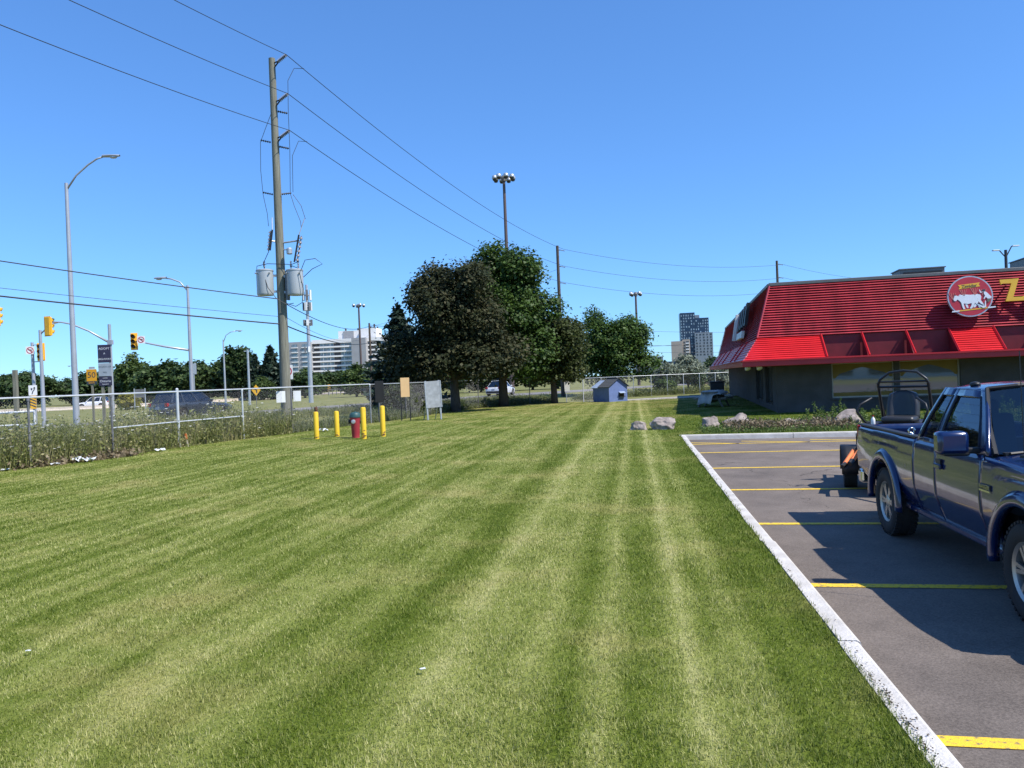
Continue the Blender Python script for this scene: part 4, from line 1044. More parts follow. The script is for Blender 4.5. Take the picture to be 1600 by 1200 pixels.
tips = []
for i, z in enumerate((16.05, 14.35, 12.75)):
    base = Vector((.16, -.08, z+hz)); tip = base + sidev*.62 + Vector((0, 0, .30)) + Vector((.0, -.05, 0))
    MB().tube([base+Vector((-.1, .05, .08)), base+sidev*.2+Vector((0, 0, .12))], .03, 6).tube([base+Vector((-.1, .05, -.16)), base+sidev*.2+Vector((0, 0, .10))], .03, 6).build('bracket', m_black, mp)
    insulator(base+sidev*.16+Vector((0, 0, .10)), tip, .085, 6).build('insulator', m_porc, mp)
    tips.append(Vector((MPX, MPY, GZ))+tip)
# post insulators that hold the jumpers
for (x, z, sx) in ((.20, 14.0, 1), (.20, 12.45, 1), (-.20, 12.65, -1), (-.20, 10.35, -1), (.22, 10.35, 1)):
    insulator((x*.9, -.05, z+hz), (x+sx*.42, -.10, z+hz+(.10 if sx < 0 else -.12 if z > 11 else .02)), .055, 5).build('post_insulator', m_black, mp)
def jumper(pts, r=.012): MB().tube(pts, r, 5).build('jumper_wire', m_wire, mp)
L0 = Vector((MPX, MPY, GZ))
def ml(x, z, y=-.12): return (x, y, z+hz)
jumper([ml(1.18, 16.22, .88), ml(.86, 16.05, .4), ml(.70, 15.3), ml(.66, 13.9), ml(.66, 12.3), ml(.60, 10.4)])
jumper([ml(1.18, 12.92, .88), ml(.92, 12.8, .4), ml(.76, 12.0), ml(.72, 10.4)])
jumper([ml(-.05, 14.0), ml(-.35, 13.3), ml(-.62, 12.65), ml(-.66, 11.4), ml(-.60, 10.35), ml(-.45, 9.5), ml(-.42, 8.95)])
jumper([ml(.60, 10.35), ml(.75, 9.8), ml(1.0, 9.1), ml(1.02, 8.8)]); jumper([ml(.72, 10.3), ml(1.05, 9.8), ml(1.22, 9.2)])
# fused cut-outs on angled arms
def cutout(a, top, bot):
    a, top, bot = Vector(a), Vector(top), Vector(bot)
    arm = MB().tube([(0, 0, a.z-.05), a], .04, 6).build('cutout_arm', m_galv, mp)
    insulator(bot, top*.35+bot*.65 + (top-bot)*.25, .085, 6).build('cutout_body', m_porc, mp)
    off = Vector((.10 if a.x < 0 else -.10, -.08, 0)); MB().tube([bot+off, (top-bot)*.62+bot+off], .04, 8).build('fuse_tube', m_black, mp)
    MB().tube([(top-bot)*.6+bot+off, top], .022, 6).build('arrester_rod', m_galv, mp)
cutout((-.42, -.2, 8.30+hz), (-.22, -.22, 9.3+hz), (-.44, -.22, 7.85+hz)); cutout((.92, -.2, 8.25+hz), (1.20, -.22, 9.2+hz), (.80, -.22, 7.30+hz))
MB().lathe([(.10, 7.65+hz), (.13, 7.68+hz), (.13, 7.88+hz), (.09, 7.93+hz)], (.50, -.28, 0), 'z', 14).tube([(.1, 0, 7.9+hz), (.5, -.28, 7.86+hz)], .025, 6).build('arrester', m_galv, mp)
# transformers
m_can = M('transformer grey', (0.42, 0.45, 0.47), 0.4, 0.15, var=0.06, scale=1.5)
for (x, y, zb, r, h) in ((-.68, -.10, 5.95, .365, 1.02), (.66, -.16, 5.90, .36, 1.02)):
    z = zb+hz
    tf = MB().lathe([(r*.93, z-.04), (r*.98, z), (r, z+.03), (r, z+h), (r*1.05, z+h), (r*1.05, z+h+.05), (r*.9, z+h+.075)], (x, y, 0), 'z', 28).build('transformer', m_can, mp, auto=35)
    for dx in (-.15, .17) if x > 0 else (.0,):
        insulator((x+dx, y, z+h+.06), (x+dx, y-.02, z+h+.46), .06, 4).build('bushing', m_porc, tf)
    for dx in (-.28, .0, .28): MB().tube([(x+dx, y-r*.6, z+h-.1), (x+dx*1.08, y-r*.98, z+h-.12)], .035, 6).build('terminal', m_galv, tf)
    MB().box((x*.45, y*.5, z+.82), (.32, .08, .10)).box((x*.45, y*.5, z+.12), (.32, .08, .10)).build('hanger', m_galv, tf)
MB().box((.30, -.1, 6.3+hz), (.10, .34, 1.25)).build('mount_plate', m_oldpost, mp)
for pts in ([(-.68, -.4, 6.95), (-.45, -.46, 6.2), (-.1, -.4, 5.7), (.3, -.35, 5.45), (.6, -.3, 5.5)], [(.95, -.5, 6.85), (1.08, -.45, 6.1), (1.0, -.4, 5.5), (.7, -.35, 5.35), (.3, -.3, 5.5)], [(1.0, -.4, 6.9), (1.2, -.4, 7.35), (1.65, -.4, 7.4), (1.95, -.4, 7.15), (1.5, -.4, 6.95), (1.1, -.42, 6.6)], [(-.42, -.2, 7.85), (-.7, -.2, 7.3), (-.68, -.1, 7.0)], [(.8, -.22, 7.3), (.5, -.2, 7.2), (.5, -.16, 7.0)], [(-1.0, -.2, 6.95), (-.98, -.2, 7.2), (-.5, -.25, 7.28), (.4, -.25, 7.22), (.8, -.2, 7.05)]):
    MB().tube([(a, b_, c+hz) for a, b_, c in pts], .016, 5).build('service_lead', m_wire, mp)

def span(a, b_, sag, r=.013, n=28, label='', group='overhead cables', name='power_line'):
    a, b_ = Vector(a), Vector(b_); P = []
    for i in range(n+1):
        t_ = i/n; p = a.lerp(b_, t_); p.z -= sag*4*t_*(1-t_); P.append(p-a)
    o = MB().tube(P, r, 5).build(name, m_wire); o.location = a
    return tag(o, label, 'cable', group)
POLES = [(-24.8, -7.0), (MPX, MPY), (4.95, 75.0), (32.6, 93.0), (66, 118)]
def small_pole(x, y, h, label, r=.17, mat=m_darkwood, arms=True):
    p = thing('utility_pole', label, 'utility pole', (x, y, GZ))
    MB().tube([(0, 0, -.2), (0, 0, h+.16)], [r*1.25, r*.8], 14).build('pole_shaft', mat, p, auto=50)
    if arms:
        for dz in (.45, 2.05, 3.65):
            MB().tube([(0, 0, h-dz+.16), (.25, -.05, h-dz+.18)], .04, 6).build('bracket', m_black, p); insulator((.25, -.05, h-dz+.18), (.70, -.1, h-dz+.05), .07, 5).build('insulator', m_porc, p)
    return p
small_pole(4.95, 75, 14.6, 'brown wooden pole with three side insulators rising behind the small maple')
small_pole(32.6, 93, 14.8, 'brown wooden pole with three side insulators rising behind the restaurant roof')
small_pole(-14.6, 80, 8.2, 'short dark wooden pole in front of the apartment block', .12)
for k, (z1, z2) in enumerate(((14.15+.05, 14.3), (12.55, 12.7), (10.95, 11.1))):
    t1 = tips[k]; nm = ('topmost', 'middle', 'lowest')[k]
    span((-24.2, -7.2, t1.z+.15), t1, 1.1, .014, label='%s of three high cables strung from the transformer pole over the road edge' % nm)
    span(t1, (5.6, 74.9, z1), 1.0, .016, label='%s of three high cables between the transformer pole and the pole behind the maple' % nm)
    span((5.6, 74.9, z1), (33.3, 92.9, z2), .9, .016, label='%s of three high cables between the two poles behind the restaurant' % nm)
    span((33.3, 92.9, z2), (66, 118, z2), .9, .016, label='%s of three high cables running on behind the red roof' % nm)
span((-33, 17, 9.5), (MPX-.1, MPY-.25, 5.72), .30, .022, label='thick low cable above the traffic signals meeting the pole below the transformers', n=24)
span((-33, 17, 7.7), (MPX-.1, MPY-.25, 4.62), .22, .030, label='thick lower bundled cable above the traffic signals meeting the pole below the transformers', n=24)
span((-33, 17.3, 7.95), (MPX-.1, MPY-.2, 4.95), .22, .010, label='thin wire just above the thick bundled cable by the traffic signals', n=24)
span((MPX, MPY+.25, 5.6), (-14.6, 80, 7.9), .7, .02, label='cable from below the transformers to the short pole by the apartment block')
span((MPX, MPY+.25, 4.6), (-14.6, 80, 6.2), .5, .03, label='thick bundled cable from the transformer pole to the short dark pole')
span((MPX, MPY+.25, 5.0), (-14.6, 80, 7.0), .9, .01, label='thin wire from the transformer pole to the short dark pole')
span((-14.6, 80, 8.0), (14, 120, 8.2), .6, .02, label='upper cable from the short dark pole passing behind the maples'); span((-14.6, 80, 6.4), (30, 135, 6.6), .6, .03, label='lower cable from the short dark pole passing behind the maples')
span((4.9, 75, 12.3), (-14.6, 80, 7.8), .3, .012, label='thin stay wire from the pole behind the maple down to the short pole')
for i, z in enumerate((9.0, 6.7, 5.6)): span((14, 120, z), (75, 150, z+.6), 1.0, .02, label='%s distant cable crossing in front of the towers' % ('highest', 'middle', 'lowest')[i])

# ------------------------------------------------------------------ street lamps
def cobra(p0, p1, head, r=.06): pass
def street_lamp(x, y, h, arm, label, r=(.13, .07), mat=m_lampgrey, extra=None, head=.75):
    """arm: list of (dx, dz) from the pole top to the lamp head"""
    p = thing('street_lamp', label, 'street lamp', (x, y, GZ))
    MB().tube([(0, 0, -.2), (0, 0, h)], list(r), 14).build('pole_shaft', mat, p, auto=50)
    MB().lathe([(r[0]*1.9, 0), (r[0]*1.9, .04), (r[0]*1.2, .12)], (0, 0, 0), 'z', 14).build('base_plate', mat, p)
    MB().tube([(0, 0, h-.35)]+[(a, 0, h+b_) for a, b_ in arm], .045, 8).build('lamp_arm', mat, p, smooth=True)
    ex, ez = arm[-1]; d = 1 if ex > 0 else -1
    hd = MB(); G = []
    for i in range(7):
        s = i/6; w_ = .17*math.sin(math.pi*(.12+.82*s))**.6
        G.append([(ex+d*head*s, w_*math.cos(a), h+ez+.02+.085*math.sin(a)*(1 if a < math.pi else .55)*(1-.3*s)) for a in [2*math.pi*k/10 for k in range(11)]])
    hd.grid(G).build('lamp_head', mat, p, smooth=True)
    MB().ball((ex+d*head*.62, 0, h+ez-.03), .13, 10, 6, (1.5, 1, .6)).build('lens', m_clear, p, smooth=True)
    return p
street_lamp(-21.6, 38, 12.5, [(.5, .35), (1.1, .85), (1.55, 1.13), (1.85, 1.22)], 'tall grey street lamp with curved arm reaching over the traffic signals', (.155, .085), head=.85)
lp = street_lamp(-20.0, 48, 8.6, [(-.45, .22), (-1.0, .45), (-1.3, .50)], 'grey street lamp carrying a traffic signal arm low on its pole', (.14, .075))
street_lamp(-33.6, 90, 7.9, [(.35, .5), (.9, .85), (1.5, .95)], 'small far street lamp with curved arm above the concrete road', (.13, .07))
street_lamp(-85, 150, 7.2, [(-.3, .5), (-.8, .7)], 'tiny distant street lamp in front of the tree line', (.12, .07))
pst = thing('grey_post', 'plain pale grey post standing beyond the fence before the spruces', 'post', (-32.5, 95, GZ)); MB().tube([(0, 0, -.2), (0, 0, 6.9)], [.16, .12], 12).build('pole_shaft', m_galv, pst); MB().box((-.2, 0, 6.7), (.5, .15, .12)).build('bracket', m_galv, pst)
def high_mast(x, y, h, label, n=8, rr=1.1, r=(.30, .16), col=m_darkwood):
    p = thing('high_mast_light', label, 'mast light', (x, y, GZ)); MB().tube([(0, 0, -.2), (0, 0, h)], list(r), 14).build('pole_shaft', M('bronze mast steel', (.12, .085, .075), .55, .3) if 'bronze mast steel' not in bpy.data.materials else bpy.data.materials['bronze mast steel'], p)
    ri = MB()
    for i in range(n): a = 2*math.pi*(i+.3)/n; ri.tube([(0, 0, h-.15), (rr*math.cos(a), rr*math.sin(a), h-.05)], .04, 5)
    ri.lathe([(.3, h-.5), (.34, h-.1), (.2, h+.15)], (0, 0, 0), 'z', 12); ri.build('ring', m_oldpost, p)
    for i in range(n):
        a = 2*math.pi*(i+.3)/n; c = (rr*math.cos(a), rr*math.sin(a), 0)
        lm = MB().lathe([(.10, h+.18), (.26, h+.10), (.31, h-.15), (.28, h-.25)], c, 'z', 12).build('lamp', m_galv, p, smooth=True); MB().lathe([(.26, h-.26), (.20, h-.45), (.05, h-.5)], c, 'z', 12).build('lens', m_black, lm)
    return p
high_mast(.0, 90, 25.6, 'very tall bronze mast with a ring of floodlights rising behind the maples')
high_mast(-29.3, 150, 17.6, 'slender distant mast light in front of the apartment block', 4, 1.0, (.26, .16))
high_mast(21.5, 130, 15.6, 'slender mast light rising behind the lone round maple', 4, 1.0, (.26, .16))
dl = thing('twin_lamp', 'lamp post with two upswept arms rising behind the restaurant roof', 'street lamp', (45.4, 70, GZ)); MB().tube([(0, 0, -.2), (0, 0, 11.9)], [.16, .12], 12).build('pole_shaft', m_wire, dl)
for d, dz in ((-1, .0), (1, .35)):
    MB().tube([(0, 0, 11.2), (d*.35, 0, 11.6+dz*.7), (d*.55, 0, 11.85+dz)], .05, 6).build('arm', m_wire, dl); MB().box((d*.9, 0, 11.88+dz), (.62, .26, .10)).build('lamp_head', m_lampgrey, dl, bevel=.03)
# cell mast
ct = thing('cell_mast', 'grey cell mast with stacked antenna panels in front of the apartment block', 'antenna mast', (-24.9, 95, GZ)); MB().tube([(0, 0, -.2), (0, 0, 6), (0, 0, 14.6)], [.30, .24, .16], 16).build('pole_shaft', m_galv, ct)
for zc, n_, s_ in ((13.3, 6, 1.0), (11.9, 6, .8), (9.9, 5, .6), (6.6, 4, .55)):
    for i in range(n_):
        a = 2*math.pi*i/n_+zc; MB().box((.48*math.cos(a), .48*math.sin(a), zc), (.16, .28, 1.25*s_), rz=a).build('antenna_panel', m_white if i % 2 else m_oldpost, ct)
    MB().lathe([(.42, zc-.06), (.42, zc+.06)], (0, 0, 0), 'z', 12, cap=False).build('antenna_ring', m_galv, ct)

# ------------------------------------------------------------------ traffic signals
m_lens = M('unlit signal lens', (.02, .02, .02), .25)
def signal(loc, rz, label, face=-1, kind='signal_head'):
    """three-section head; face=-1 looks towards -y in its own frame"""
    s_ = thing('traffic_signal', label, 'traffic signal', loc, rz)
    MB().box((0, 0, 0), (.34, .20, .98)).build('housing', m_yellowsig, s_, bevel=.03)
    MB().box((0, .06, 0), (.42, .02, 1.06)).build('backboard', m_yellowsig, s_, bevel=.03)
    for z in (.31, 0, -.31):
        ln = MB().lathe([(.125, -.102), (.11, -.118), (.02, -.13)], (0, 0, z), 'y', 18).build('lens', m_lens, s_, smooth=True)
        G = []
        for i in range(15):
            a = rad(-25)+rad(230)*i/14
            G.append([(.14*math.cos(a), -.10, z+.14*math.sin(a)), (.138*math.cos(a), -.34+.10*(1-math.sin(a)) if math.sin(a) > 0 else -.22, z+.138*math.sin(a))])
        MB().grid(G).build('visor', m_yellowsig if face > 0 else m_yellowsig, s_, smooth=True, solid=.008)
    return s_
def plate(name, label, loc, rz, w_, h_, mat, extra=None, cat='sign', post=None):
    p = thing(name, label, cat, loc, rz); MB().box((0, 0, 0), (w_, .012, h_)).build('panel', mat, p, bevel=.002)
    if post: post(p)
    if extra: extra(p)
    return p
m_redring = M('sign red ring', (.42, .03, .05), .5)
def no_left(p, k=1.0):
    MB().lathe([(.19*k, -.008), (.19*k, -.014), (.15*k, -.014), (.15*k, -.008)], (0, 0, 0), 'y', 28, cap=False).build('red_ring', m_redring, p)
    MB().prism([(-.04, -.10), (.0, -.10), (.0, .02), (.06, .02), (.06, -.02), (.11, .04), (.06, .10), (.06, .06), (-.04, .06)] if False else [(.05, -.11), (.09, -.11), (.09, .05), (-.03, .05), (-.03, .09), (-.10, .03), (-.03, -.03), (-.03, .01), (.05, .01)], (0, -.008, 0), (k, 0, 0), (0, 0, k), (0, -.005, 0)).build('arrow', m_ink, p)
    MB().prism([(-.125, .10), (-.10, .125), (.125, -.10), (.10, -.125)], (0, -.014, 0), (k, 0, 0), (0, 0, k), (0, -.005, 0)).build('bar', m_redring, p)
# arm from the lamp post with signal and no-left-turn plate
MB().tube([(0, 0, 4.55), (-1.6, -.1, 4.85), (-3.05, -.2, 5.2), (-3.35, -.2, 5.25)], [.075, .06, .045, .04], 8).build('signal_arm', m_lampgrey, lp, smooth=True)
signal((-23.42, 47.85, 5.07), rad(10), 'amber traffic signal facing the lawn at the end of the street lamp arm')
plate('turn_sign', 'square no left turn sign beside the signal on the street lamp arm', (-22.9, 47.7, 5.15), rad(10), .46, .46, m_white, no_left)
# signal hung from a curved arm
pb = thing('signal_pole', 'grey post with long curved arm holding the yellow signal behind the stacked dark signs', 'signal pole', (-21.45, 41.2, GZ)); MB().tube([(0, 0, -.2), (0, 0, 5.75)], [.10, .08], 12).build('pole_shaft', m_lampgrey, pb)
MB().tube([(0, 0, 4.75), (-1.0, -.2, 5.42), (-1.8, -.35, 5.80), (-2.3, -.45, 5.92), (-2.75, -.5, 5.94)], [.065, .05, .045, .04, .035], 8).build('signal_arm', m_lampgrey, pb, smooth=True); MB().box((.02, 0, 4.78), (.24, .2, .24)).build('arm_clamp', m_lampgrey, pb)
signal((-24.35, 40.6, 5.55), rad(165), 'bright yellow signal turned away from the lawn on the long curved arm')
pa = thing('signal_pole', 'slim grey post with short curved arm beside the keep right sign', 'signal pole', (-27.0, 44.2, GZ)); MB().tube([(0, 0, -.2), (0, 0, 5.85)], [.12, .08], 12).build('pole_shaft', m_lampgrey, pa)
MB().tube([(0, 0, 5.6), (.4, 0, 5.95), (.75, 0, 6.18), (1.05, 0, 6.25)], .045, 8).build('signal_arm', m_lampgrey, pa, smooth=True)
pc = thing('signal_pole', 'grey post carrying a side-mounted signal, a turn sign and a keep right sign', 'signal pole', (-28.3, 45.5, GZ)); MB().tube([(0, 0, -.2), (0, 0, 5.25)], [.11, .08], 12).build('pole_shaft', m_lampgrey, pc)
for z in (5.1, 4.1): MB().tube([(0, -.02, z), (.5, -.02, z)], .03, 6).build('bracket', m_lampgrey, pc)
signal((-27.72, 45.35, 4.50), rad(14), 'amber traffic signal bracketed to the post with the keep right sign')
plate('turn_sign', 'square no left turn sign on the post with the keep right sign', (-28.35, 45.36, 4.62), rad(14), .46, .46, m_white, no_left)
def keep_right(p):
    MB().prism([(-.10, .14), (-.02, .14), (-.02, .05), (-.06, .0), (-.10, .05)], (0, -.008, 0), X, Z_, (0, -.005, 0)).build('island_mark', m_ink, p)
    MB().prism([(-.07, -.22), (-.02, -.22), (.02, -.08), (.10, .02), (.11, .12), (.15, .12), (.09, .22), (.02, .12), (.06, .12), (.05, .04), (-.03, -.06)], (0, -.008, 0), X, Z_, (0, -.005, 0)).build('arrow', m_ink, p)
plate('keep_right_sign', 'white keep right sign with black arrow low on a grey post', (-28.28, 45.34, 2.25), rad(14), .45, .60, m_white, keep_right)
def hazard(p):
    for i in range(4): MB().prism([(-.15, -.30+.17*i+.12), (.15, -.30+.17*i-.02), (.15, -.30+.17*i+.05), (-.15, -.30+.17*i+.19)], (0, -.008, 0), X, Z_, (0, -.004, 0)).build('stripe', m_ink, p)
plate('hazard_marker', 'black and yellow striped hazard marker under the keep right sign', (-28.27, 45.33, 1.55), rad(14), .32, .78, m_yellowsig, hazard)
signal((-25.35, 38.0, 5.92), rad(168), 'yellow signal cut off at the picture edge above the pipe rail')
pd_ = thing('signal_pole', 'grey post with arm carrying the yellow signal above the pipe rail', 'signal pole', (-27.6, 38.6, GZ)); MB().tube([(0, 0, -.2), (0, 0, 6.0)], [.12, .09], 12).build('pole_shaft', m_lampgrey, pd_); MB().tube([(0, 0, 5.6), (1.2, -.3, 6.15), (2.1, -.5, 6.2)], .05, 8).build('signal_arm', m_lampgrey, pd_)
wp_ = thing('wooden_post', 'short square wooden post standing alone before the tree line', 'post', (-31.0, 48.0, GZ)); MB().box((0, 0, 1.8), (.22, .22, 3.9)).build('post_shaft', m_wood, wp_)
# ------------------------------------------------------------------ signs
m_signdark = M('sign dark blue', (.030, .026, .055), .45); m_silver = M('sign silver grey', (.30, .34, .38), .45); m_amber = M('sign amber', (.62, .30, .012), .45); m_signtext = M('sign lettering', (.62, .64, .66), .5)
R90 = Matrix.Rotation(rad(90), 4, 'X')
def lettering(p, txt, size, z, mat, x=0): text_mesh('lettering', txt, size, .002, mat, p, Matrix.Translation((x, -.010, z)) @ R90)
ah = thing('highway_sign', 'tall stacked dark and silver sign reading ADOPT A HIGHWAY on wooden posts', 'sign', (-20.3, 38.4, GZ), rad(6))
for (z0_, z1_, mat_) in ((3.42, 4.32, m_signdark), (2.75, 3.40, m_silver), (2.27, 2.73, m_signdark)):
    MB().box((0, 0, (z0_+z1_)/2+hz), (.62, .02, z1_-z0_)).build('panel', mat_, ah, bevel=.002)
def at_z(z): return z+hz
for txt, sz, z, mt in (('ADOPT', .155, 4.12, m_signtext), ('A', .13, 3.88, m_signtext), ('HIGHWAY', .135, 3.60, m_signtext), ('REGION OF', .115, 3.21, m_ink), ('PEEL', .10, 2.93, m_ink), ('KEEPING', .06, 2.65, m_signtext), ('Ontario', .165, 2.50, m_signtext), ('Beautiful', .085, 2.35, m_signtext)): lettering(ah, txt, sz, at_z(z), mt)
for sx in (-.16, .16): MB().box((sx, .08, 1.6), (.13, .11, 3.6)).build('post', m_wood, ah)
p50 = thing('speed_sign', 'amber 50 km/h speed advisory sign on a wooden post beside the stacked signs', 'sign', (-21.75, 39.8, GZ), rad(6))
MB().box((0, 0, 2.86+hz), (.50, .015, .62)).build('panel', m_amber, p50, bevel=.002); MB().box((0, 0, 2.46+hz), (.50, .015, .16)).build('tab', m_ink, p50); lettering(p50, '50', .42, 2.86+hz, m_ink); lettering(p50, 'km/h', .15, 2.47+hz, m_amber)
MB().box((0, .06, 1.6), (.09, .09, 3.4)).build('post', m_wood, p50); MB().box((.02, .02, 3.24+hz), (.28, .03, .10)).build('top_plate', m_silver, p50)
nt_ = thing('turn_sign', 'white no turn sign with red ring half hidden by the wooden pole', 'sign', (-11.75, 40.2, GZ), rad(3)); MB().box((0, 0, 2.62+hz), (.62, .015, .75)).build('panel', m_white, nt_)
MB().lathe([(.27, -.008), (.27, -.014), (.215, -.014), (.215, -.008)], (0, 0, 2.66+hz), 'y', 28, cap=False).build('red_ring', m_redring, nt_); MB().prism([(-.18, .15), (-.15, .18), (.18, -.15), (.15, -.18)], (0, -.014, 2.66+hz), X, Z_, (0, -.005, 0)).build('bar', m_redring, nt_); MB().box((.0, .03, 1.3), (.06, .04, 2.9)).build('post', m_galv, nt_)
cw = thing('curve_sign', 'yellow diamond curve warning sign beyond the fence left of the wooden pole', 'sign', (-26.0, 78, GZ), rad(6)); cw.scale = (.75, .75, .95); MB().box((0, 0, 1.95), (.85, .02, .85), ry=rad(45)).build('panel', m_yellowsig, cw); MB().prism([(-.15, -.3), (.0, -.3), (.0, -.05), (.2, .1), (.28, .02), (.3, .3), (.02, .28), (.1, .2), (-.15, .02)], (0, -.012, 1.95), (-1, 0, 0), Z_, (0, -.005, 0)).build('arrow', m_ink, cw); MB().box((0, .04, .9), (.08, .05, 2.0)).build('post', m_oldpost, cw)
bk = thing('dark_sign', 'back of a dark sign on two posts before the tree line', 'sign', (-44.6, 92, GZ), rad(10)); MB().box((0, 0, 2.0), (1.0, .04, 1.0)).build('panel', m_oldpost, bk)
for sx in (-.6, .6): MB().box((sx, 0, 1.2), (.10, .10, 2.8)).build('post', m_lampgrey, bk)
sp2 = thing('small_sign', 'narrow grey sign on a thin post in front of the round trees', 'sign', (-36.5, 88, GZ), rad(10)); MB().box((0, 0, 4.6), (.35, .02, 1.1)).box((.3, 0, 4.6), (.25, .02, 1.3)).build('panel', m_galv, sp2); MB().box((.12, .04, 2.5), (.09, .06, 5.2)).build('post', m_galv, sp2)
hm = thing('hazard_marker', 'striped yellow hazard marker at the end of the concrete barrier', 'sign', (-40.5, 170, GZ)); MB().box((0, 0, 1.6), (.6, .05, 1.5)).build('panel', m_yellowsig, hm)
for i in range(3): MB().box((0, -.035, 1.1+.45*i), (.75, .02, .2), ry=rad(35)).build('stripe', m_ink, hm)
MB().box((0, .05, .5), (.1, .1, 1.0)).build('post', m_galv, hm)
# concrete barrier and railing by the main road
m_barr = M('pale concrete barrier', (.55, .47, .39), .9)
br = thing('concrete_barrier', 'long low beige concrete barrier along the main road', 'barrier', (0, 0, GZ))
nearr = [(-230, 90), (-160, 95), (-110, 101), (-80, 107.5), (-62, 113.5), (-53, 122), (-47.5, 141), (-45.3, 170)]
G = []
for i, (x, y) in enumerate(nearr):
    d = Vector(nearr[min(i+1, 7)])-Vector(nearr[max(i-1, 0)]); n_ = Vector((-d.y, d.x)).normalized()
    G.append([(x-n_.x*a, y-n_.y*a, z) for a, z in ((.3, 0), (.28, .12), (.12, .2), (.1, .5), (-.1, .5), (-.12, .2), (-.28, .12), (-.3, 0))])
MB().grid(G).build('barrier_wall', m_barr, br)
rl = thing('guard_railing', 'distant grey picket railing running from the hazard marker towards the trees', 'railing', (-39.5, 165, GZ))
for i in range(34): MB().box((i*.95, -i*.35, .6), (.12, .12, 1.3)).build('picket', m_oldpost, rl)
MB().tube([(0, 0, 1.2), (33*.95, -33*.35, 1.2)], .07, 5).build('rail', m_oldpost, rl)
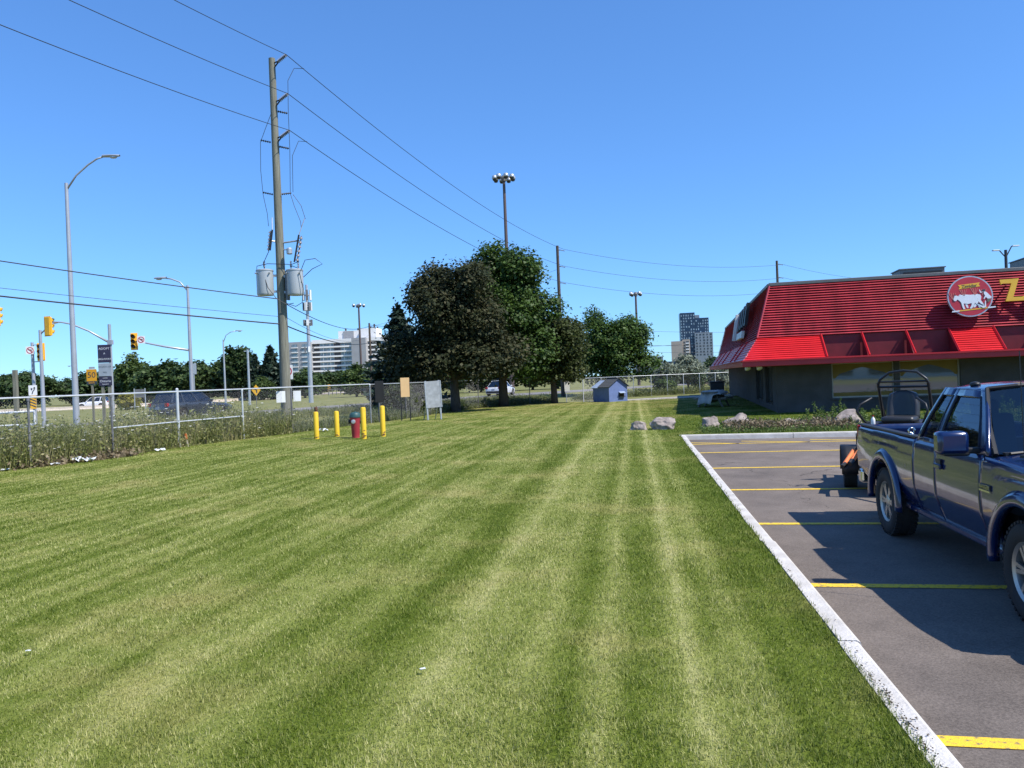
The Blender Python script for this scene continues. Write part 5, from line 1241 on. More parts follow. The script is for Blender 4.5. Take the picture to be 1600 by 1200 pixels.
# ------------------------------------------------------------------ cars
def make_car(label, loc, rz, paint, cat, length=4.6, width=1.86, height=1.68, kind='suv'):
    c = thing('parked_car' if kind == 'parked' else 'car', label, cat, loc, rz)
    hl, hw = length/2, width/2; wb = length*.295; r = .345
    axs = (-wb, wb)
    belt = height*.60
    def top(x):      # hood / deck height
        q = x/hl
        if kind == 'suv': return belt if q < .30 else belt-.09-.20*max(0, (q-.42)/.58)**1.6 if q > .42 else belt-.09*(q-.30)/.12
        return (belt if q > -.62 else belt-.05) if q < .30 else belt-.08-.20*max(0, (q-.40)/.60)**1.6 if q > .40 else belt-.08*(q-.30)/.10
    def low(x):
        z = .24
        for a in axs:
            d = abs(x-a)
            if d < .40: z = max(z, r+.01+math.sqrt(.16-d*d))
        return z
    def wy(z, x, hi):
        t_ = (z-.2)/(hi-.2); y = hw*(.93+.07*math.sin(min(1, max(0, t_))*math.pi*.85)-.05*max(0, t_-.8)/.2)
        e = abs(x)/hl
        return y*(1-.16*max(0, e-.72)**2/.0784*.28*3)
    n = 60
    for sd in (-1, 1):
        cols = []
        for i in range(n+1):
            x = -hl+length*i/n; hi = top(x); lo = min(low(x), hi-.05)
            cols.append([(x, sd*wy(lo+(hi-lo)*k/9, x, hi), lo+(hi-lo)*k/9) for k in range(10)])
        MB().grid(cols).build('body_side', paint, c, smooth=True, solid=.02)
    G = []
    for i in range(n+1):
        x = -hl+length*i/n; hi = top(x); y = wy(hi, x, hi); G.append([(x, y*(-1+2*j/10), hi+.035*(1-(-1+2*j/10)**2)) for j in range(11)])
    MB().grid(G).build('hood', paint, c, smooth=True, solid=.02)
    for xe, nm in ((-hl, 'rear_panel'), (hl, 'front_panel')):
        hi = top(xe); G = []
        for k in range(9):
            z = .24+(hi-.24)*k/8; y = wy(z, xe, hi); G.append([(xe+(.06 if xe > 0 else -.06)*math.sin(math.pi*k/8)*(1-(-1+2*j/8)**2*.8), y*(-1+2*j/8), z) for j in range(9)])
        MB().grid(G).build(nm, paint, c, smooth=True, solid=.02)
    MB().box((0, 0, .42), (length*.96, width*.66, .36)).build('underbody', m_black, c)
    MB().box((-hl-.02, 0, .40), (.10, width*.80, .20)).build('rear_bumper', m_black, c, bevel=.03); MB().box((hl+.02, 0, .38), (.10, width*.80, .22)).build('front_bumper', m_black, c, bevel=.03)
    # greenhouse
    if kind == 'suv': xb0, xb1, xt0, xt1 = -hl*.93, hl*.36, -hl*.76, hl*.04
    else: xb0, xb1, xt0, xt1 = -hl*.74, hl*.36, -hl*.38, hl*.06
    yb, yt = hw*.90, hw*.66; zb, zt = belt, height
    def P(x, y, z): return (x, y, z)
    def quad(name, a, b_, c_, d_, mat, nn=6, bow=0):
        G = [[tuple(Vector(a).lerp(Vector(b_), j/nn).lerp(Vector(d_).lerp(Vector(c_), j/nn), i/nn)) for j in range(nn+1)] for i in range(nn+1)]
        return MB().grid(G).build(name, mat, c, smooth=True)
    for sd in (-1, 1):
        quad('side_glass', (xb0+.12, sd*yb*.995, zb+.02), (xb1-.06, sd*yb*.995, zb+.02), (xt1-.04, sd*yt*.998, zt-.06), (xt0+.05, sd*yt*.998, zt-.06), m_carglass2)
        for xb, xt, w_ in ((xb0, xt0, .14), (xb0+(xb1-xb0)*.30, xt0+(xt1-xt0)*.24, .10), (xb0+(xb1-xb0)*.62, xt0+(xt1-xt0)*.62, .07), (xb1-.08, xt1-.06, .08)):
            G = [[(xb+(xt-xb)*s+w_*j, sd*(yb+(yt-yb)*s+.012), zb+(zt-zb)*s) for j in (0, 1)] for s in (0, .33, .66, 1.0)]
            MB().grid(G).build('pillar', paint, c, solid=.02)
    quad('windshield', (xb1, -yb*.96, zb+.0), (xb1, yb*.96, zb), (xt1, yt*.97, zt-.03), (xt1, -yt*.97, zt-.03), m_carglass2)
    quad('rear_window', (xb0, -yb*.96, zb), (xb0, yb*.96, zb), (xt0, yt*.97, zt-.03), (xt0, -yt*.97, zt-.03), m_carglass2)
    G = [[(xt0-.05+(xt1-xt0+.08)*i/8, yt*1.03*(-1+2*j/8), zt-.03+.06*(1-(-1+2*j/8)**4)-.02*((i-4)/4)**2) for j in range(9)] for i in range(9)]
    MB().grid(G).build('roof', paint, c, smooth=True, solid=.02)
    MB().box(((xb0+xb1)/2, 0, zb-.1), ((xb1-xb0)*.9, yb*1.6, .3)).box((xb0*.25, 0, zb+.12), (.25, yb*1.4, .4)).build('interior', m_seat, c)
    for sd in (-1, 1):
        MB().box((-hl*.985, sd*hw*.74, belt-.10), (.14, .26, .22)).build('tail_lamp', m_redlens, c, bevel=.03); MB().box((hl*.94, sd*hw*.70, belt-.30), (.22, .30, .14)).build('headlight', m_clear, c, bevel=.03)
        MB().box((xb1-.22, sd*(hw+.06), belt+.06), (.12, .18, .13)).build('mirror', paint, c, bevel=.03)
        for hx in (xb0+(xb1-xb0)*.34, xb0+(xb1-xb0)*.66): MB().box((hx, sd*(hw*.985+.012), belt-.12), (.16, .025, .03)).build('door_handle', m_chrome, c)
        for ax in axs: make_wheel(c, (ax, sd*(hw-.12), r), sd, r=r, w=.21, rim_r=.23, spokes=5)
    MB().box((-hl-.05, 0, belt-.28), (.02, .34, .15)).build('licence_plate', m_silver, c)
    return c
m_carglass2 = glass_mat('dark car glass', (.10, .12, .12), .06)
m_pgrey = car_paint('dark slate paint', (.035, .045, .06)); m_pwhite = car_paint('white car paint', (.72, .73, .74), .3, .0)
ramp_dir = math.atan2(13, 8)
make_car('dark slate SUV driving along the side road behind the weedy fence', (-19.9, 47.6, RZ+.005), rad(64), m_pgrey, 'car', 4.9, 1.92, 1.72)
make_car('white SUV on the concrete road seen behind the wooden sign posts', (-66, 121, GZ+.02), rad(188), m_pwhite, 'car', 4.8, 1.9, 1.7)
make_car('white sedan on the side road seen between the maple trunks', (-1.2, 79.0, RZ+.005), rad(72), m_pwhite, 'car', 4.6, 1.85, 1.52, 'sedan')
# ------------------------------------------------------------------ trees
m_bark = M('bark', (0.075, 0.062, 0.05), 0.95, var=0.3, scale=6, bump=.6, bscale=25, stretch=(4, 4, .6))
L_green = leaf_mat('maple leaves green', [(0.0, (.026, .050, .010)), (.45, (.055, .105, .018)), (.75, (.10, .165, .030)), (1.0, (.16, .22, .055))])
L_purple = leaf_mat('maple leaves purple', [(0.0, (.012, .018, .008)), (.40, (.027, .036, .015)), (.70, (.056, .060, .026)), (1.0, (.125, .11, .058))], .22, .6, .15)
L_bronze = leaf_mat('maple leaves bronze', [(0.0, (.022, .032, .010)), (.45, (.048, .066, .018)), (.75, (.088, .105, .030)), (1.0, (.15, .15, .055))], .28, .6, .2)
L_far = leaf_mat('far leaves', [(0.0, (.022, .040, .014)), (.45, (.042, .075, .022)), (.75, (.070, .112, .032)), (1.0, (.105, .150, .05))])
L_far2 = leaf_mat('far leaves light', [(0.0, (.035, .058, .016)), (.45, (.065, .105, .026)), (.75, (.10, .15, .038)), (1.0, (.15, .20, .06))])
L_spruce = leaf_mat('spruce needles', [(0.0, (.012, .024, .016)), (.45, (.024, .045, .028)), (.75, (.042, .068, .040)), (1.0, (.065, .095, .058))], .1)
L_silver = leaf_mat('silver leaves', [(0.0, (.10, .125, .085)), (.45, (.17, .20, .14)), (.75, (.25, .28, .20)), (1.0, (.34, .37, .28))])
L_yellow = leaf_mat('yellow shrub leaves', [(0.0, (.12, .12, .015)), (.5, (.24, .22, .03)), (1.0, (.36, .32, .06))])
def leaf_cards(C, nrm, size, rs, aspect=1.35):
    """lozenge leaves with a fold: returns (k,4,3)"""
    k = len(C)
    n = nrm + rs.normal(0, .55, (k, 3)); n /= np.linalg.norm(n, axis=1, keepdims=True)+1e-9
    a = rs.normal(0, 1, (k, 3)); u = np.cross(n, a); u /= np.linalg.norm(u, axis=1, keepdims=True)+1e-9
    w = np.cross(n, u); sz = size*rs.uniform(.6, 1.35, (k, 1))
    p0 = C - u*sz*.5*aspect; p2 = C + u*sz*.5*aspect; b = n*sz*.16
    return np.stack([p0, C + w*sz*.5 - b, p2, C - w*sz*.5 - b], axis=1)
def crown_points(lobes, n, rs, clump=.33, cps=26):
    """leaves gathered in clumps on the skins of the lobes, fewer inside"""
    V = np.array([l[3] if not hasattr(l[3], '__len__') else max(l[3]) for l in lobes])**2; V = V/V.sum()
    li = rs.choice(len(lobes), max(1, n//cps), p=V)
    LC = np.array([l[:3] for l in lobes]); LR = np.array([[l[3]]*3 if not hasattr(l[3], '__len__') else l[3] for l in lobes])
    d = rs.normal(0, 1, (len(li), 3)); d[:, 2] = d[:, 2]*.9+.15; d /= np.linalg.norm(d, axis=1, keepdims=True)
    rr = rs.uniform(.55, 1.03, (len(li), 1))**.6
    cc = LC[li]+d*LR[li]*rr
    idx = np.repeat(np.arange(len(li)), cps); k = len(idx)
    off = rs.normal(0, clump, (k, 3)); off[:, 2] *= .62
    P = cc[idx]+off; nn = d[idx]*.7+np.array([0, 0, .75]); return P, nn
def broadleaf(name, label, loc, lobes, n, size, mat, seed, trunk_h, trunk_r, group=None, clump=.33, limbs=9, cat='tree'):
    rs = np.random.RandomState(seed); t = thing(name, label, cat, loc, 0, group)
    top = max(l[2] for l in lobes); rr = random.Random(seed)
    mb = MB(); lean = (rr.uniform(-.15, .15), rr.uniform(-.15, .15))
    mb.tube([(0, 0, -.25), (lean[0]*.3, lean[1]*.3, trunk_h*.5), (lean[0], lean[1], trunk_h), (lean[0]*1.6, lean[1]*1.6, top*.72)], [trunk_r*1.25, trunk_r, trunk_r*.85, trunk_r*.25], 10)
    mb.build('trunk', m_bark, t, smooth=True)
    for i, l in enumerate(sorted(lobes, key=lambda q: -(q[3] if not hasattr(q[3], '__len__') else q[3][0]))[:limbs]):
        z0 = trunk_h*rr.uniform(.75, 1.2); r0 = trunk_r*.42; e = Vector(l[:3]); s_ = Vector((lean[0], lean[1], z0)); m_ = s_.lerp(e, .5)+Vector((0, 0, -.15*(e-s_).length*.4))
        mb = MB().tube([s_, m_, e, e+(e-m_)*.5], [r0, r0*.7, r0*.4, r0*.12], 6); mb.build('limb', m_bark, t, smooth=True)
    P, nn = crown_points(lobes, n, rs, clump); tri_mesh('crown', leaf_cards(P, nn, size, rs), 4, mat, t)
    return t
def make_lobes(c, R, n, seed, rmin=.28, rmax=.46):
    rr = random.Random(seed); out = [(c[0], c[1], c[2], (R[0]*.62, R[1]*.62, R[2]*.66))]
    for i in range(n):
        while True:
            v = Vector((rr.gauss(0, 1), rr.gauss(0, 1), rr.gauss(0, .95)))
            if v.length > .2: v.normalize(); break
        f = rr.uniform(.55, .80); r = rr.uniform(rmin, rmax)*min(R)
        out.append((c[0]+v.x*R[0]*f, c[1]+v.y*R[1]*f, c[2]+v.z*R[2]*f, r))
    return out
def spruce(name, label, loc, h, rb, n, seed, mat=L_spruce, group=None, size=.28, irregular=.25, base=.06):
    rs = np.random.RandomState(seed); rr = random.Random(seed); t = thing(name, label, 'tree', loc, 0, group)
    MB().tube([(0, 0, -.25), (0, 0, h*.5), (0, 0, h*.97)], [rb*.09+.04, rb*.05+.02, .015], 8).build('trunk', m_bark, t)
    C, Nn = [], []; nb = int(h*9)
    for i in range(nb):
        q = (i/nb)**.85; z = h*(base+(1-base)*q); L_ = rb*(1-q)**.85*rr.uniform(1-irregular, 1+irregular)+.10; a = i*2.399+rr.uniform(-.3, .3); k = max(6, int(n/nb*(1-q)*1.8)+4)
        s_ = rs.uniform(0, 1, k)**.7; dr = -.28*L_*s_**1.3+.12*L_*s_**3*1.4
        x = np.cos(a)*L_*s_+rs.normal(0, .09*L_+.03, k)*(.3+s_); y = np.sin(a)*L_*s_+rs.normal(0, .09*L_+.03, k)*(.3+s_)
        C.append(np.stack([x, y, z+dr+rs.normal(0, .07, k)], 1)); Nn.append(np.stack([np.cos(a)*.3*np.ones(k), np.sin(a)*.3*np.ones(k), np.ones(k)*.8], 1))
    C = np.concatenate(C); Nn = np.concatenate(Nn)
    tri_mesh('crown', leaf_cards(C, Nn, size, rs, 2.1), 4, mat, t); return t
# the clump on the lawn's far edge
lob = make_lobes((0, 0, 5.6), (3.0, 3.0, 3.5), 34, 11, .22, .42)+[(-2.6, -.3, 3.2, 1.3), (2.4, -.6, 2.9, 1.2), (1.2, -1.4, 2.8, 1.2), (-1.2, -1.2, 3.0, 1.2), (3.2, .2, 3.3, 1.1), (-3.3, .3, 3.7, 1.1)]
broadleaf('maple_tree', 'big dark purple-leaved maple, its trunk beside the grey board', (-3.35, 45.2, 0), lob, 48000, .15, L_purple, 11, 1.9, .26, clump=.30)
lob = make_lobes((.4, 0, 7.0), (2.9, 3.0, 4.1), 36, 12, .2, .40)+[(2.2, -.4, 4.0, 1.4), (1.5, -.8, 3.0, 1.3), (-1.5, 0, 3.4, 1.3), (2.9, .2, 6.4, 1.1)]
broadleaf('maple_tree', 'tall bright green maple rising behind the dark purple one', (-.6, 51.0, 0), lob, 44000, .165, L_green, 12, 2.4, .30, clump=.32)
lob = make_lobes((.3, 0, 3.9), (2.3, 2.1, 2.4), 24, 13)+[(1.1, -.3, 2.3, .9), (-1.2, -.2, 2.4, .9), (-.4, -.9, 2.2, .8)]
broadleaf('maple_tree', 'small bronze-leaved maple leaning by the fence corner', (2.9, 53.0, 0), lob, 28000, .15, L_bronze, 13, 1.7, .22, clump=.27)
lob = make_lobes((0, 0, 3.0), (2.0, 2.0, 1.6), 20, 14)
broadleaf('maple_tree', 'low dark spreading tree between the spruce and the purple maple', (-6.2, 50.0, 0), lob, 20000, .16, L_purple, 14, 1.6, .20, clump=.30)
spruce('spruce_tree', 'ragged dark spruce with bent top beside the dark maples', (-8.05, 55.5, 0), 7.5, 2.7, 9000, 3, size=.26, irregular=.45)
lob = make_lobes((.2, 0, 4.4), (3.0, 2.8, 3.0), 26, 15)+[(-1.9, 0, 6.4, .9), (-1.7, 0, 7.5, .55), (-1.8, .1, 8.0, .45), (-1.7, 0, 7.0, .6), (2.6, -.2, 2.5, 1.2), (-1.9, -.5, 2.3, 1.4), (0, -.6, 2.2, 1.4), (3.3, 0, 3.2, .8), (-2.4, 0, 3.4, 1.3), (1.0, 0, 6.4, 1.2), (2.2, 0, 5.4, 1.2)]
broadleaf('maple_tree', 'lone round green maple with one sprig above its crown behind the blue shed', (9.9, 73.5, GZ), lob, 32000, .19, L_green, 15, 2.0, .25, clump=.36)
# far trees: a few moulds, copied
protos = []
for i, (R, mat) in enumerate((((3.6, 3.4, 3.6), L_far), ((4.2, 3.8, 3.2), L_far), ((3.2, 3.2, 4.2), L_far2), ((2.6, 2.6, 4.6), L_far))):
    lob = make_lobes((0, 0, R[2]*1.12), R, 20, 40+i)
    protos.append(broadleaf('broadleaf_tree', 'far tree', (0, -200, 0), lob, 7000, .46, mat, 40+i, 1.6, .25, 'far trees beyond the roads', clump=.5, limbs=5))
sproto = [spruce('spruce_tree', 'far spruce', (0, -200, 0), 9.0, 2.3, 5000, 60, group='far spruces', size=.42, irregular=.2), spruce('spruce_tree', 'far spruce', (0, -200, 0), 9.0, 2.9, 6000, 61, group='far spruces', size=.45, irregular=.3)]
used = set()
def far_tree(kind, x, y, h, label, rng, wide=1.0, sp=False):
    pr = (sproto if sp else protos)[kind]; key = (sp, kind)
    if key in used: o = copy_tree(pr)
    else: o = pr; used.add(key)
    base_h = 9.0 if sp else (8.0, 7.2, 9.2, 10.0)[kind]
    s = h/base_h; o.location = (x, y, GZ); o.scale = (s*wide, s*wide, s); o.rotation_euler = (0, 0, rng.uniform(0, 6.28)); o['label'] = label
    o['group'] = 'far spruces' if sp else 'far trees beyond the roads'
rng = random.Random(21)
LBL = 'round dark tree in the dense tree line beyond the concrete road'
for i in range(32):      # tree line at the left
    x = -150+i*2.55; y = 168+rng.uniform(-10, 12)+ (6 if i % 2 else 0)
    hh = rng.uniform(6.0, 8.6)
    far_tree(rng.choice((0, 1, 0, 1, 3)), x, y, hh, LBL, rng, 1.15)
far_tree(2, -77, 158, 10.6, 'tall loose tree standing above the tree line right of the dark sign', rng, .95); far_tree(2, -71.5, 150, 7.5, 'paler green shrubby tree beneath the tall loose tree', rng, 1.0)
for x, y, h in ((-66, 146, 7.6), (-61.5, 144, 8.3), (-58, 146, 7.8), (-54, 150, 8.4), (-51.5, 152, 7.2)): far_tree(1 if x < -57 else 0, x, y, h, 'broad dark tree behind the street lamp with the signal arm', rng, 1.1)
far_tree(0, -52.2, 148, 9.8, 'thin spruce beside the broad dark tree', rng, .8, True); far_tree(3, -50.5, 142, 11.0, 'tall dense columnar tree behind the small far street lamp', rng, 1.0)
for x, h, i in ((-45.6, 8.2, 0), (-42.9, 9.6, 1), (-40.6, 8.2, 0)): far_tree(i, x, 137, h, 'dark pointed spruce in the trio left of the transformer pole', rng, 1.0, True)
far_tree(1, -37.5, 139, 5.0, 'low green tree in front of the trio of spruces', rng, 1.2); far_tree(2, -43.5, 133, 4.2, 'low green shrub at the foot of the spruce trio', rng, 1.4)
MBL = 'green tree in the belt before the apartment block'
for i in range(13):
    x = -66+i*4.6; far_tree(rng.choice((1, 2, 1)), x, 196+rng.uniform(-8, 8), rng.uniform(5.2, 7.2), MBL, rng, 1.25)
for i in range(9): far_tree(rng.choice((1, 0, 2)), -26+i*4.2, 128+rng.uniform(-6, 6), rng.uniform(4.6, 6.6), 'green tree showing beneath the maple crowns across the side road', rng, 1.3)
for x, y, h, k, sp, lb in ((23.6, 118, 3.9, 0, True, 'small spruce behind the back fence right of the lone maple'), (25.8, 116, 3.6, 1, True, 'short spruce next to the silver tree'), (21.5, 112, 4.2, 0, True, 'spruce half hidden by the lone maple'), (27.6, 118, 4.6, 0, True, 'spruce directly behind the silver tree'), (32.5, 122, 4.4, 1, False, 'dark tree behind the silver tree by the restaurant eave'), (36.5, 125, 4.4, 0, False, 'dark tree at the restaurant eave')): far_tree(k, x, y, h, lb, rng, 1.1, sp)
lob = make_lobes((0, 0, 2.0), (1.9, 1.7, 1.7), 18, 71)
broadleaf('silver_tree', 'bushy silver-leaved tree behind the back fence', (20.2, 88, GZ), lob, 7000, .24, L_silver, 71, .8, .12, clump=.3); 
lob = make_lobes((0, 0, 1.6), (2.2, 1.6, 1.5), 14, 72)
broadleaf('silver_tree', 'low silver-leaved bush spreading left of the taller silver tree', (17.2, 86, GZ), lob, 5000, .22, L_silver, 72, .5, .08, clump=.3)
broadleaf('silver_tree', 'silver-leaved bush against the restaurant eave', (24.2, 90, GZ), make_lobes((0, 0, 1.4), (1.6, 1.4, 1.3), 14, 73), 5000, .24, L_silver, 73, .5, .08, clump=.3)
broadleaf('yellow_shrub', 'yellow-green shrub on the far verge below the dark sign', (-48.6, 97, GZ), make_lobes((0, 0, .9), (1.3, 1.0, .9), 10, 74), 3500, .3, L_yellow, 74, .4, .08, clump=.3, cat='shrub')
broadleaf('bush', 'dark bush by the fence near the grey board', (-5.8, 41.2, 0-.1), make_lobes((0, 0, .9), (1.1, 1.2, .9), 10, 75), 4000, .13, L_bronze, 75, .3, .05, clump=.16, cat='shrub')
broadleaf('bush', 'green bush on the verge behind the back fence', (14.2, 71.5, GZ), make_lobes((0, 0, .8), (1.0, .9, .8), 8, 76), 2500, .14, L_far2, 76, .3, .05, clump=.18, cat='shrub')
broadleaf('bush', 'narrow dark bush behind the back fence near the restaurant', (17.6, 72.5, GZ), make_lobes((0, 0, 1.0), (.6, .6, 1.0), 8, 77), 2000, .14, L_far, 77, .3, .05, clump=.16, cat='shrub')

# ------------------------------------------------------------------ weeds: uncountable ground cover
def weed_strip(name, label, pts_fn, n, hr, mat, seed, leaf=.07, stems=True, spread=.12, lean=.18, cat='weeds', blades=0, per=14):
    """upright stalks with small leaves; pts_fn(rs, n) -> (n,2)"""
    rs = np.random.RandomState(seed); P = pts_fn(rs, n); n = len(P)
    cl = .5+.25*np.sin(P[:, 0]*1.9+P[:, 1]*.8+seed)+.25*np.sin(P[:, 0]*.7-P[:, 1]*1.5+seed*2); h = rs.uniform(hr[0], hr[1], n)*(.50+.75*cl)*rs.uniform(.7, 1.15, n); d = rs.normal(0, lean, (n, 2))
    base = np.concatenate([P, np.full((n, 1), -.08)], 1); tip = np.concatenate([P+d*h[:, None], h[:, None]], 1)
    out = []
    # stalks: thin triangles pairs
    w = rs.normal(0, 1, (n, 2)); w /= np.linalg.norm(w, axis=1, keepdims=True); w3 = np.concatenate([w, np.zeros((n, 1))], 1)*.006
    out.append(np.stack([base-w3, base+w3, tip+w3*.5, tip-w3*.5], 1))
    idx = np.repeat(np.arange(n), per); k = len(idx); s = rs.uniform(.05, 1, k)[:, None]
    C = base[idx]*(1-s)+tip[idx]*s+np.concatenate([rs.normal(0, spread, (k, 2)), rs.normal(0, spread*.4, (k, 1))], 1)
    nn = np.concatenate([rs.normal(0, .6, (k, 2)), np.full((k, 1), .7)], 1)
    out.append(leaf_cards(C, nn, leaf, rs, 2.0))
    if blades:
        Pb = pts_fn(rs, blades); m_ = len(Pb); hb = rs.uniform(hr[0]*.5, hr[1]*.8, m_); db = rs.normal(0, .3, (m_, 2))
        b0 = np.concatenate([Pb, np.full((m_, 1), -.08)], 1); mid = np.concatenate([Pb+db*.35*hb[:, None], hb[:, None]*.6], 1); t1 = np.concatenate([Pb+db*hb[:, None]*.9, hb[:, None]], 1)
        wv = rs.normal(0, 1, (m_, 2)); wv /= np.linalg.norm(wv, axis=1, keepdims=True); wv = np.concatenate([wv, np.zeros((m_, 1))], 1)*.009
        out.append(np.stack([b0-wv, b0+wv, mid+wv*.8, mid-wv*.8], 1)); out.append(np.stack([mid-wv*.8, mid+wv*.8, t1+wv*.1, t1-wv*.1], 1))
    o = tri_mesh(name, np.concatenate(out), 4, mat); tag(o, label, cat, kind='stuff'); return tip
def along(poly, w0, w1, t0=0.0, t1=1.0):
    A = np.array(poly, float); seg = np.linalg.norm(np.diff(A, axis=0), axis=1); cum = np.concatenate([[0], np.cumsum(seg)])
    def fn(rs, n):
        t = rs.uniform(t0, t1, n)*cum[-1]; i = np.clip(np.searchsorted(cum, t)-1, 0, len(seg)-1); f = (t-cum[i])/seg[i]
        p = A[i]+(A[i+1]-A[i])*f[:, None]; d = (A[i+1]-A[i])/seg[i][:, None]; nrm = np.stack([-d[:, 1], d[:, 0]], 1)
        return p+nrm*rs.uniform(w0, w1, n)[:, None]
    return fn
W_weed = leaf_mat('roadside weeds', [(0.0, (.09, .11, .026)), (.35, (.17, .195, .052)), (.65, (.31, .29, .12)), (1.0, (.50, .43, .25))], .25)
W_grass = leaf_mat('long rough grass', [(0.0, (.06, .085, .022)), (.4, (.115, .145, .04)), (.7, (.19, .20, .075)), (1.0, (.30, .27, .14))], .25)
W_dark = leaf_mat('verge grass', [(0.0, (.04, .065, .014)), (.5, (.08, .12, .03)), (1.0, (.15, .17, .06))], .25)
W_lush = leaf_mat('tall green weeds', [(0.0, (.05, .095, .02)), (.5, (.11, .17, .035)), (1.0, (.21, .26, .08))], .3)
W_dry = leaf_mat('dry brush', [(0.0, (.09, .065, .035)), (.5, (.19, .145, .085)), (1.0, (.34, .28, .18))], .15)
tip1 = weed_strip('tall_weeds', 'tall tangled weeds with white flowers growing through the chain link fence', along(FENCE[2:10], -.10, 1.9), 5200, (.40, 1.35), W_weed, 5, .040, per=18, blades=16000)
tip2 = weed_strip('tall_weeds', 'tall weeds spreading over the field behind the fence and sign posts', along([(-24, 16), (-19.5, 24), (-16, 30), (-13, 36)], -5.0, 4.2), 5200, (.25, .95), W_weed, 6, .045, per=14, blades=16000)
weed_strip('rough_grass', 'rough grass along the fence foot from the wooden pole to the maples', along(FENCE[9:17], -.05, 1.6), 1500, (.15, .50), W_grass, 7, .04, blades=12000)
weed_strip('rough_grass', 'thick rough grass on the verge under the maple trees', along(FENCE[11:], .1, 3.5), 1500, (.25, .60), W_dark, 8, .05, blades=10000)
weed_strip('rough_grass', 'rough grass on the bank between the lane and the back fence', along(FB[2:], -.3, 2.6), 1500, (.15, .6), W_grass, 9, .06, blades=9000)
weed_strip('rough_grass', 'rough field grass on the verge between the side road and the fence', along([(-31, 20), (-24, 31), (-20, 36), (-14, 46), (-7, 58), (3, 70)], -1.2, 5.0), 2200, (.15, .50), W_grass, 10, .05, blades=26000)
rs = np.random.RandomState(31)
def umbels(name, label, T, n, r):
    sel = T[rs.choice(len(T), n, replace=False)]; sel = sel[sel[:, 2] > .35]; out = []
    for j in range(6):
        a0 = j*math.pi/3; 
        for m_ in range(1):
            c = sel+np.array([math.cos(a0)*r*.55, math.sin(a0)*r*.55, .01]); u = np.array([r*.42, 0, 0]); v = np.array([0, r*.42, .008])
            out.append(np.stack([c-u, c-v, c+u+np.array([0, 0, .01]), c+v], 1))
    tag(tri_mesh(name, np.concatenate(out), 4, m_flower), label, 'flowers', kind='stuff')
m_flower = M('white umbel flowers', (.72, .72, .66), .8, var=.08)
umbels('white_flowers', 'flat white wildflower heads dotted over the fence weeds', tip1, 360, .055); umbels('white_flowers', 'flat white wildflower heads dotted over the field weeds', tip2, 360, .055)
# planting bed in front of the restaurant
bed = lambda w0, w1, a, b_: (lambda rs_, n: (lambda s, w: np.stack([KC.x+BD.x*s+BN.x*w, KC.y+BD.y*s+BN.y*w], 1))(rs_.uniform(a, b_, n), rs_.uniform(w0, w1, n)))
weed_strip('bed_weeds', 'low green weeds covering the planting bed behind the kerb', bed(.35, 4.2, .6, 14), 3000, (.05, .20), W_lush, 12, .032, blades=12000)
weed_strip('bed_weeds', 'tall green spiky weeds in the planting bed below the restaurant windows', bed(1.8, 4.6, 3.6, 12), 260, (.25, .66), W_lush, 13, .035, spread=.030, lean=.06, per=50)
weed_strip('dry_brush', 'heap of dry cut brush in the planting bed beside the boulders', bed(.9, 2.6, 1.4, 4.6), 900, (.06, .34), W_dry, 14, .045, spread=.10, lean=.9, blades=2500)
weed_strip('dry_leaves', 'brown dead leaves heaped at the foot of the weedy fence', along([(-13.0, 19.6), (-11.3, 22.6)], -.3, .3), 500, (.02, .12), W_dry, 15, .07, spread=.2, per=6)

# ------------------------------------------------------------------ boulders
m_rock = M('granite boulder', (.17, .14, .125), .9, scale=5, col2=(.41, .345, .305), bump=1.0, bscale=18, detail=9)
def boulder(x, y, sx, sy, sz, seed, label):
    from mathutils import noise as mn
    bm = bmesh.new(); bmesh.ops.create_icosphere(bm, subdivisions=4, radius=1.0); r = random.Random(seed)
    planes = [(Vector((r.gauss(0, 1), r.gauss(0, 1), r.gauss(.2, .7))).normalized(), r.uniform(.55, .82)) for _ in range(14)]
    for v in bm.verts:
        p = v.co.copy()
        for n_, d_ in planes:
            k = p.dot(n_)
            if k > d_: p -= n_*(k-d_)*.93
        p *= 1.2*(1+.30*mn.noise(p*1.6+Vector((seed*3.1, 0, 0)))+.12*mn.noise(p*3.7+Vector((0, seed, 0)))+.05*mn.noise(p*9))
        v.co = Vector((p.x*sx, p.y*sy, max(p.z, -.45)*sz))
    me = bpy.data.meshes.new('boulder'); bm.to_mesh(me); bm.free()
    o = mesh_obj('boulder', me, m_rock, None, (x, y, sz*.30), True); me.set_sharp_from_angle(angle=rad(28)); o.rotation_euler = (0, 0, r.uniform(-.5, .5)); tag(o, label, 'boulder', 'boulders edging the planting bed')
boulder(4.05, 24.75, .27, .24, .20, 1, 'smallest pale boulder at the lawn end of the boulder row')
boulder(4.82, 24.65, .44, .34, .25, 2, 'wide grey-pink boulder with a split top next to the smallest boulder')
boulder(6.20, 24.3, .30, .28, .27, 3, 'rounded pink boulder standing clear of the dry brush')
boulder(7.05, 24.2, .46, .36, .30, 4, 'pink boulder half buried in the dry brush heap')
boulder(8.45, 23.5, .28, .22, .20, 5, 'low flat boulder sunk in the bed weeds below the first window')
boulder(9.95, 22.95, .54, .38, .32, 6, 'angular tan boulder in tall weeds near the mower')

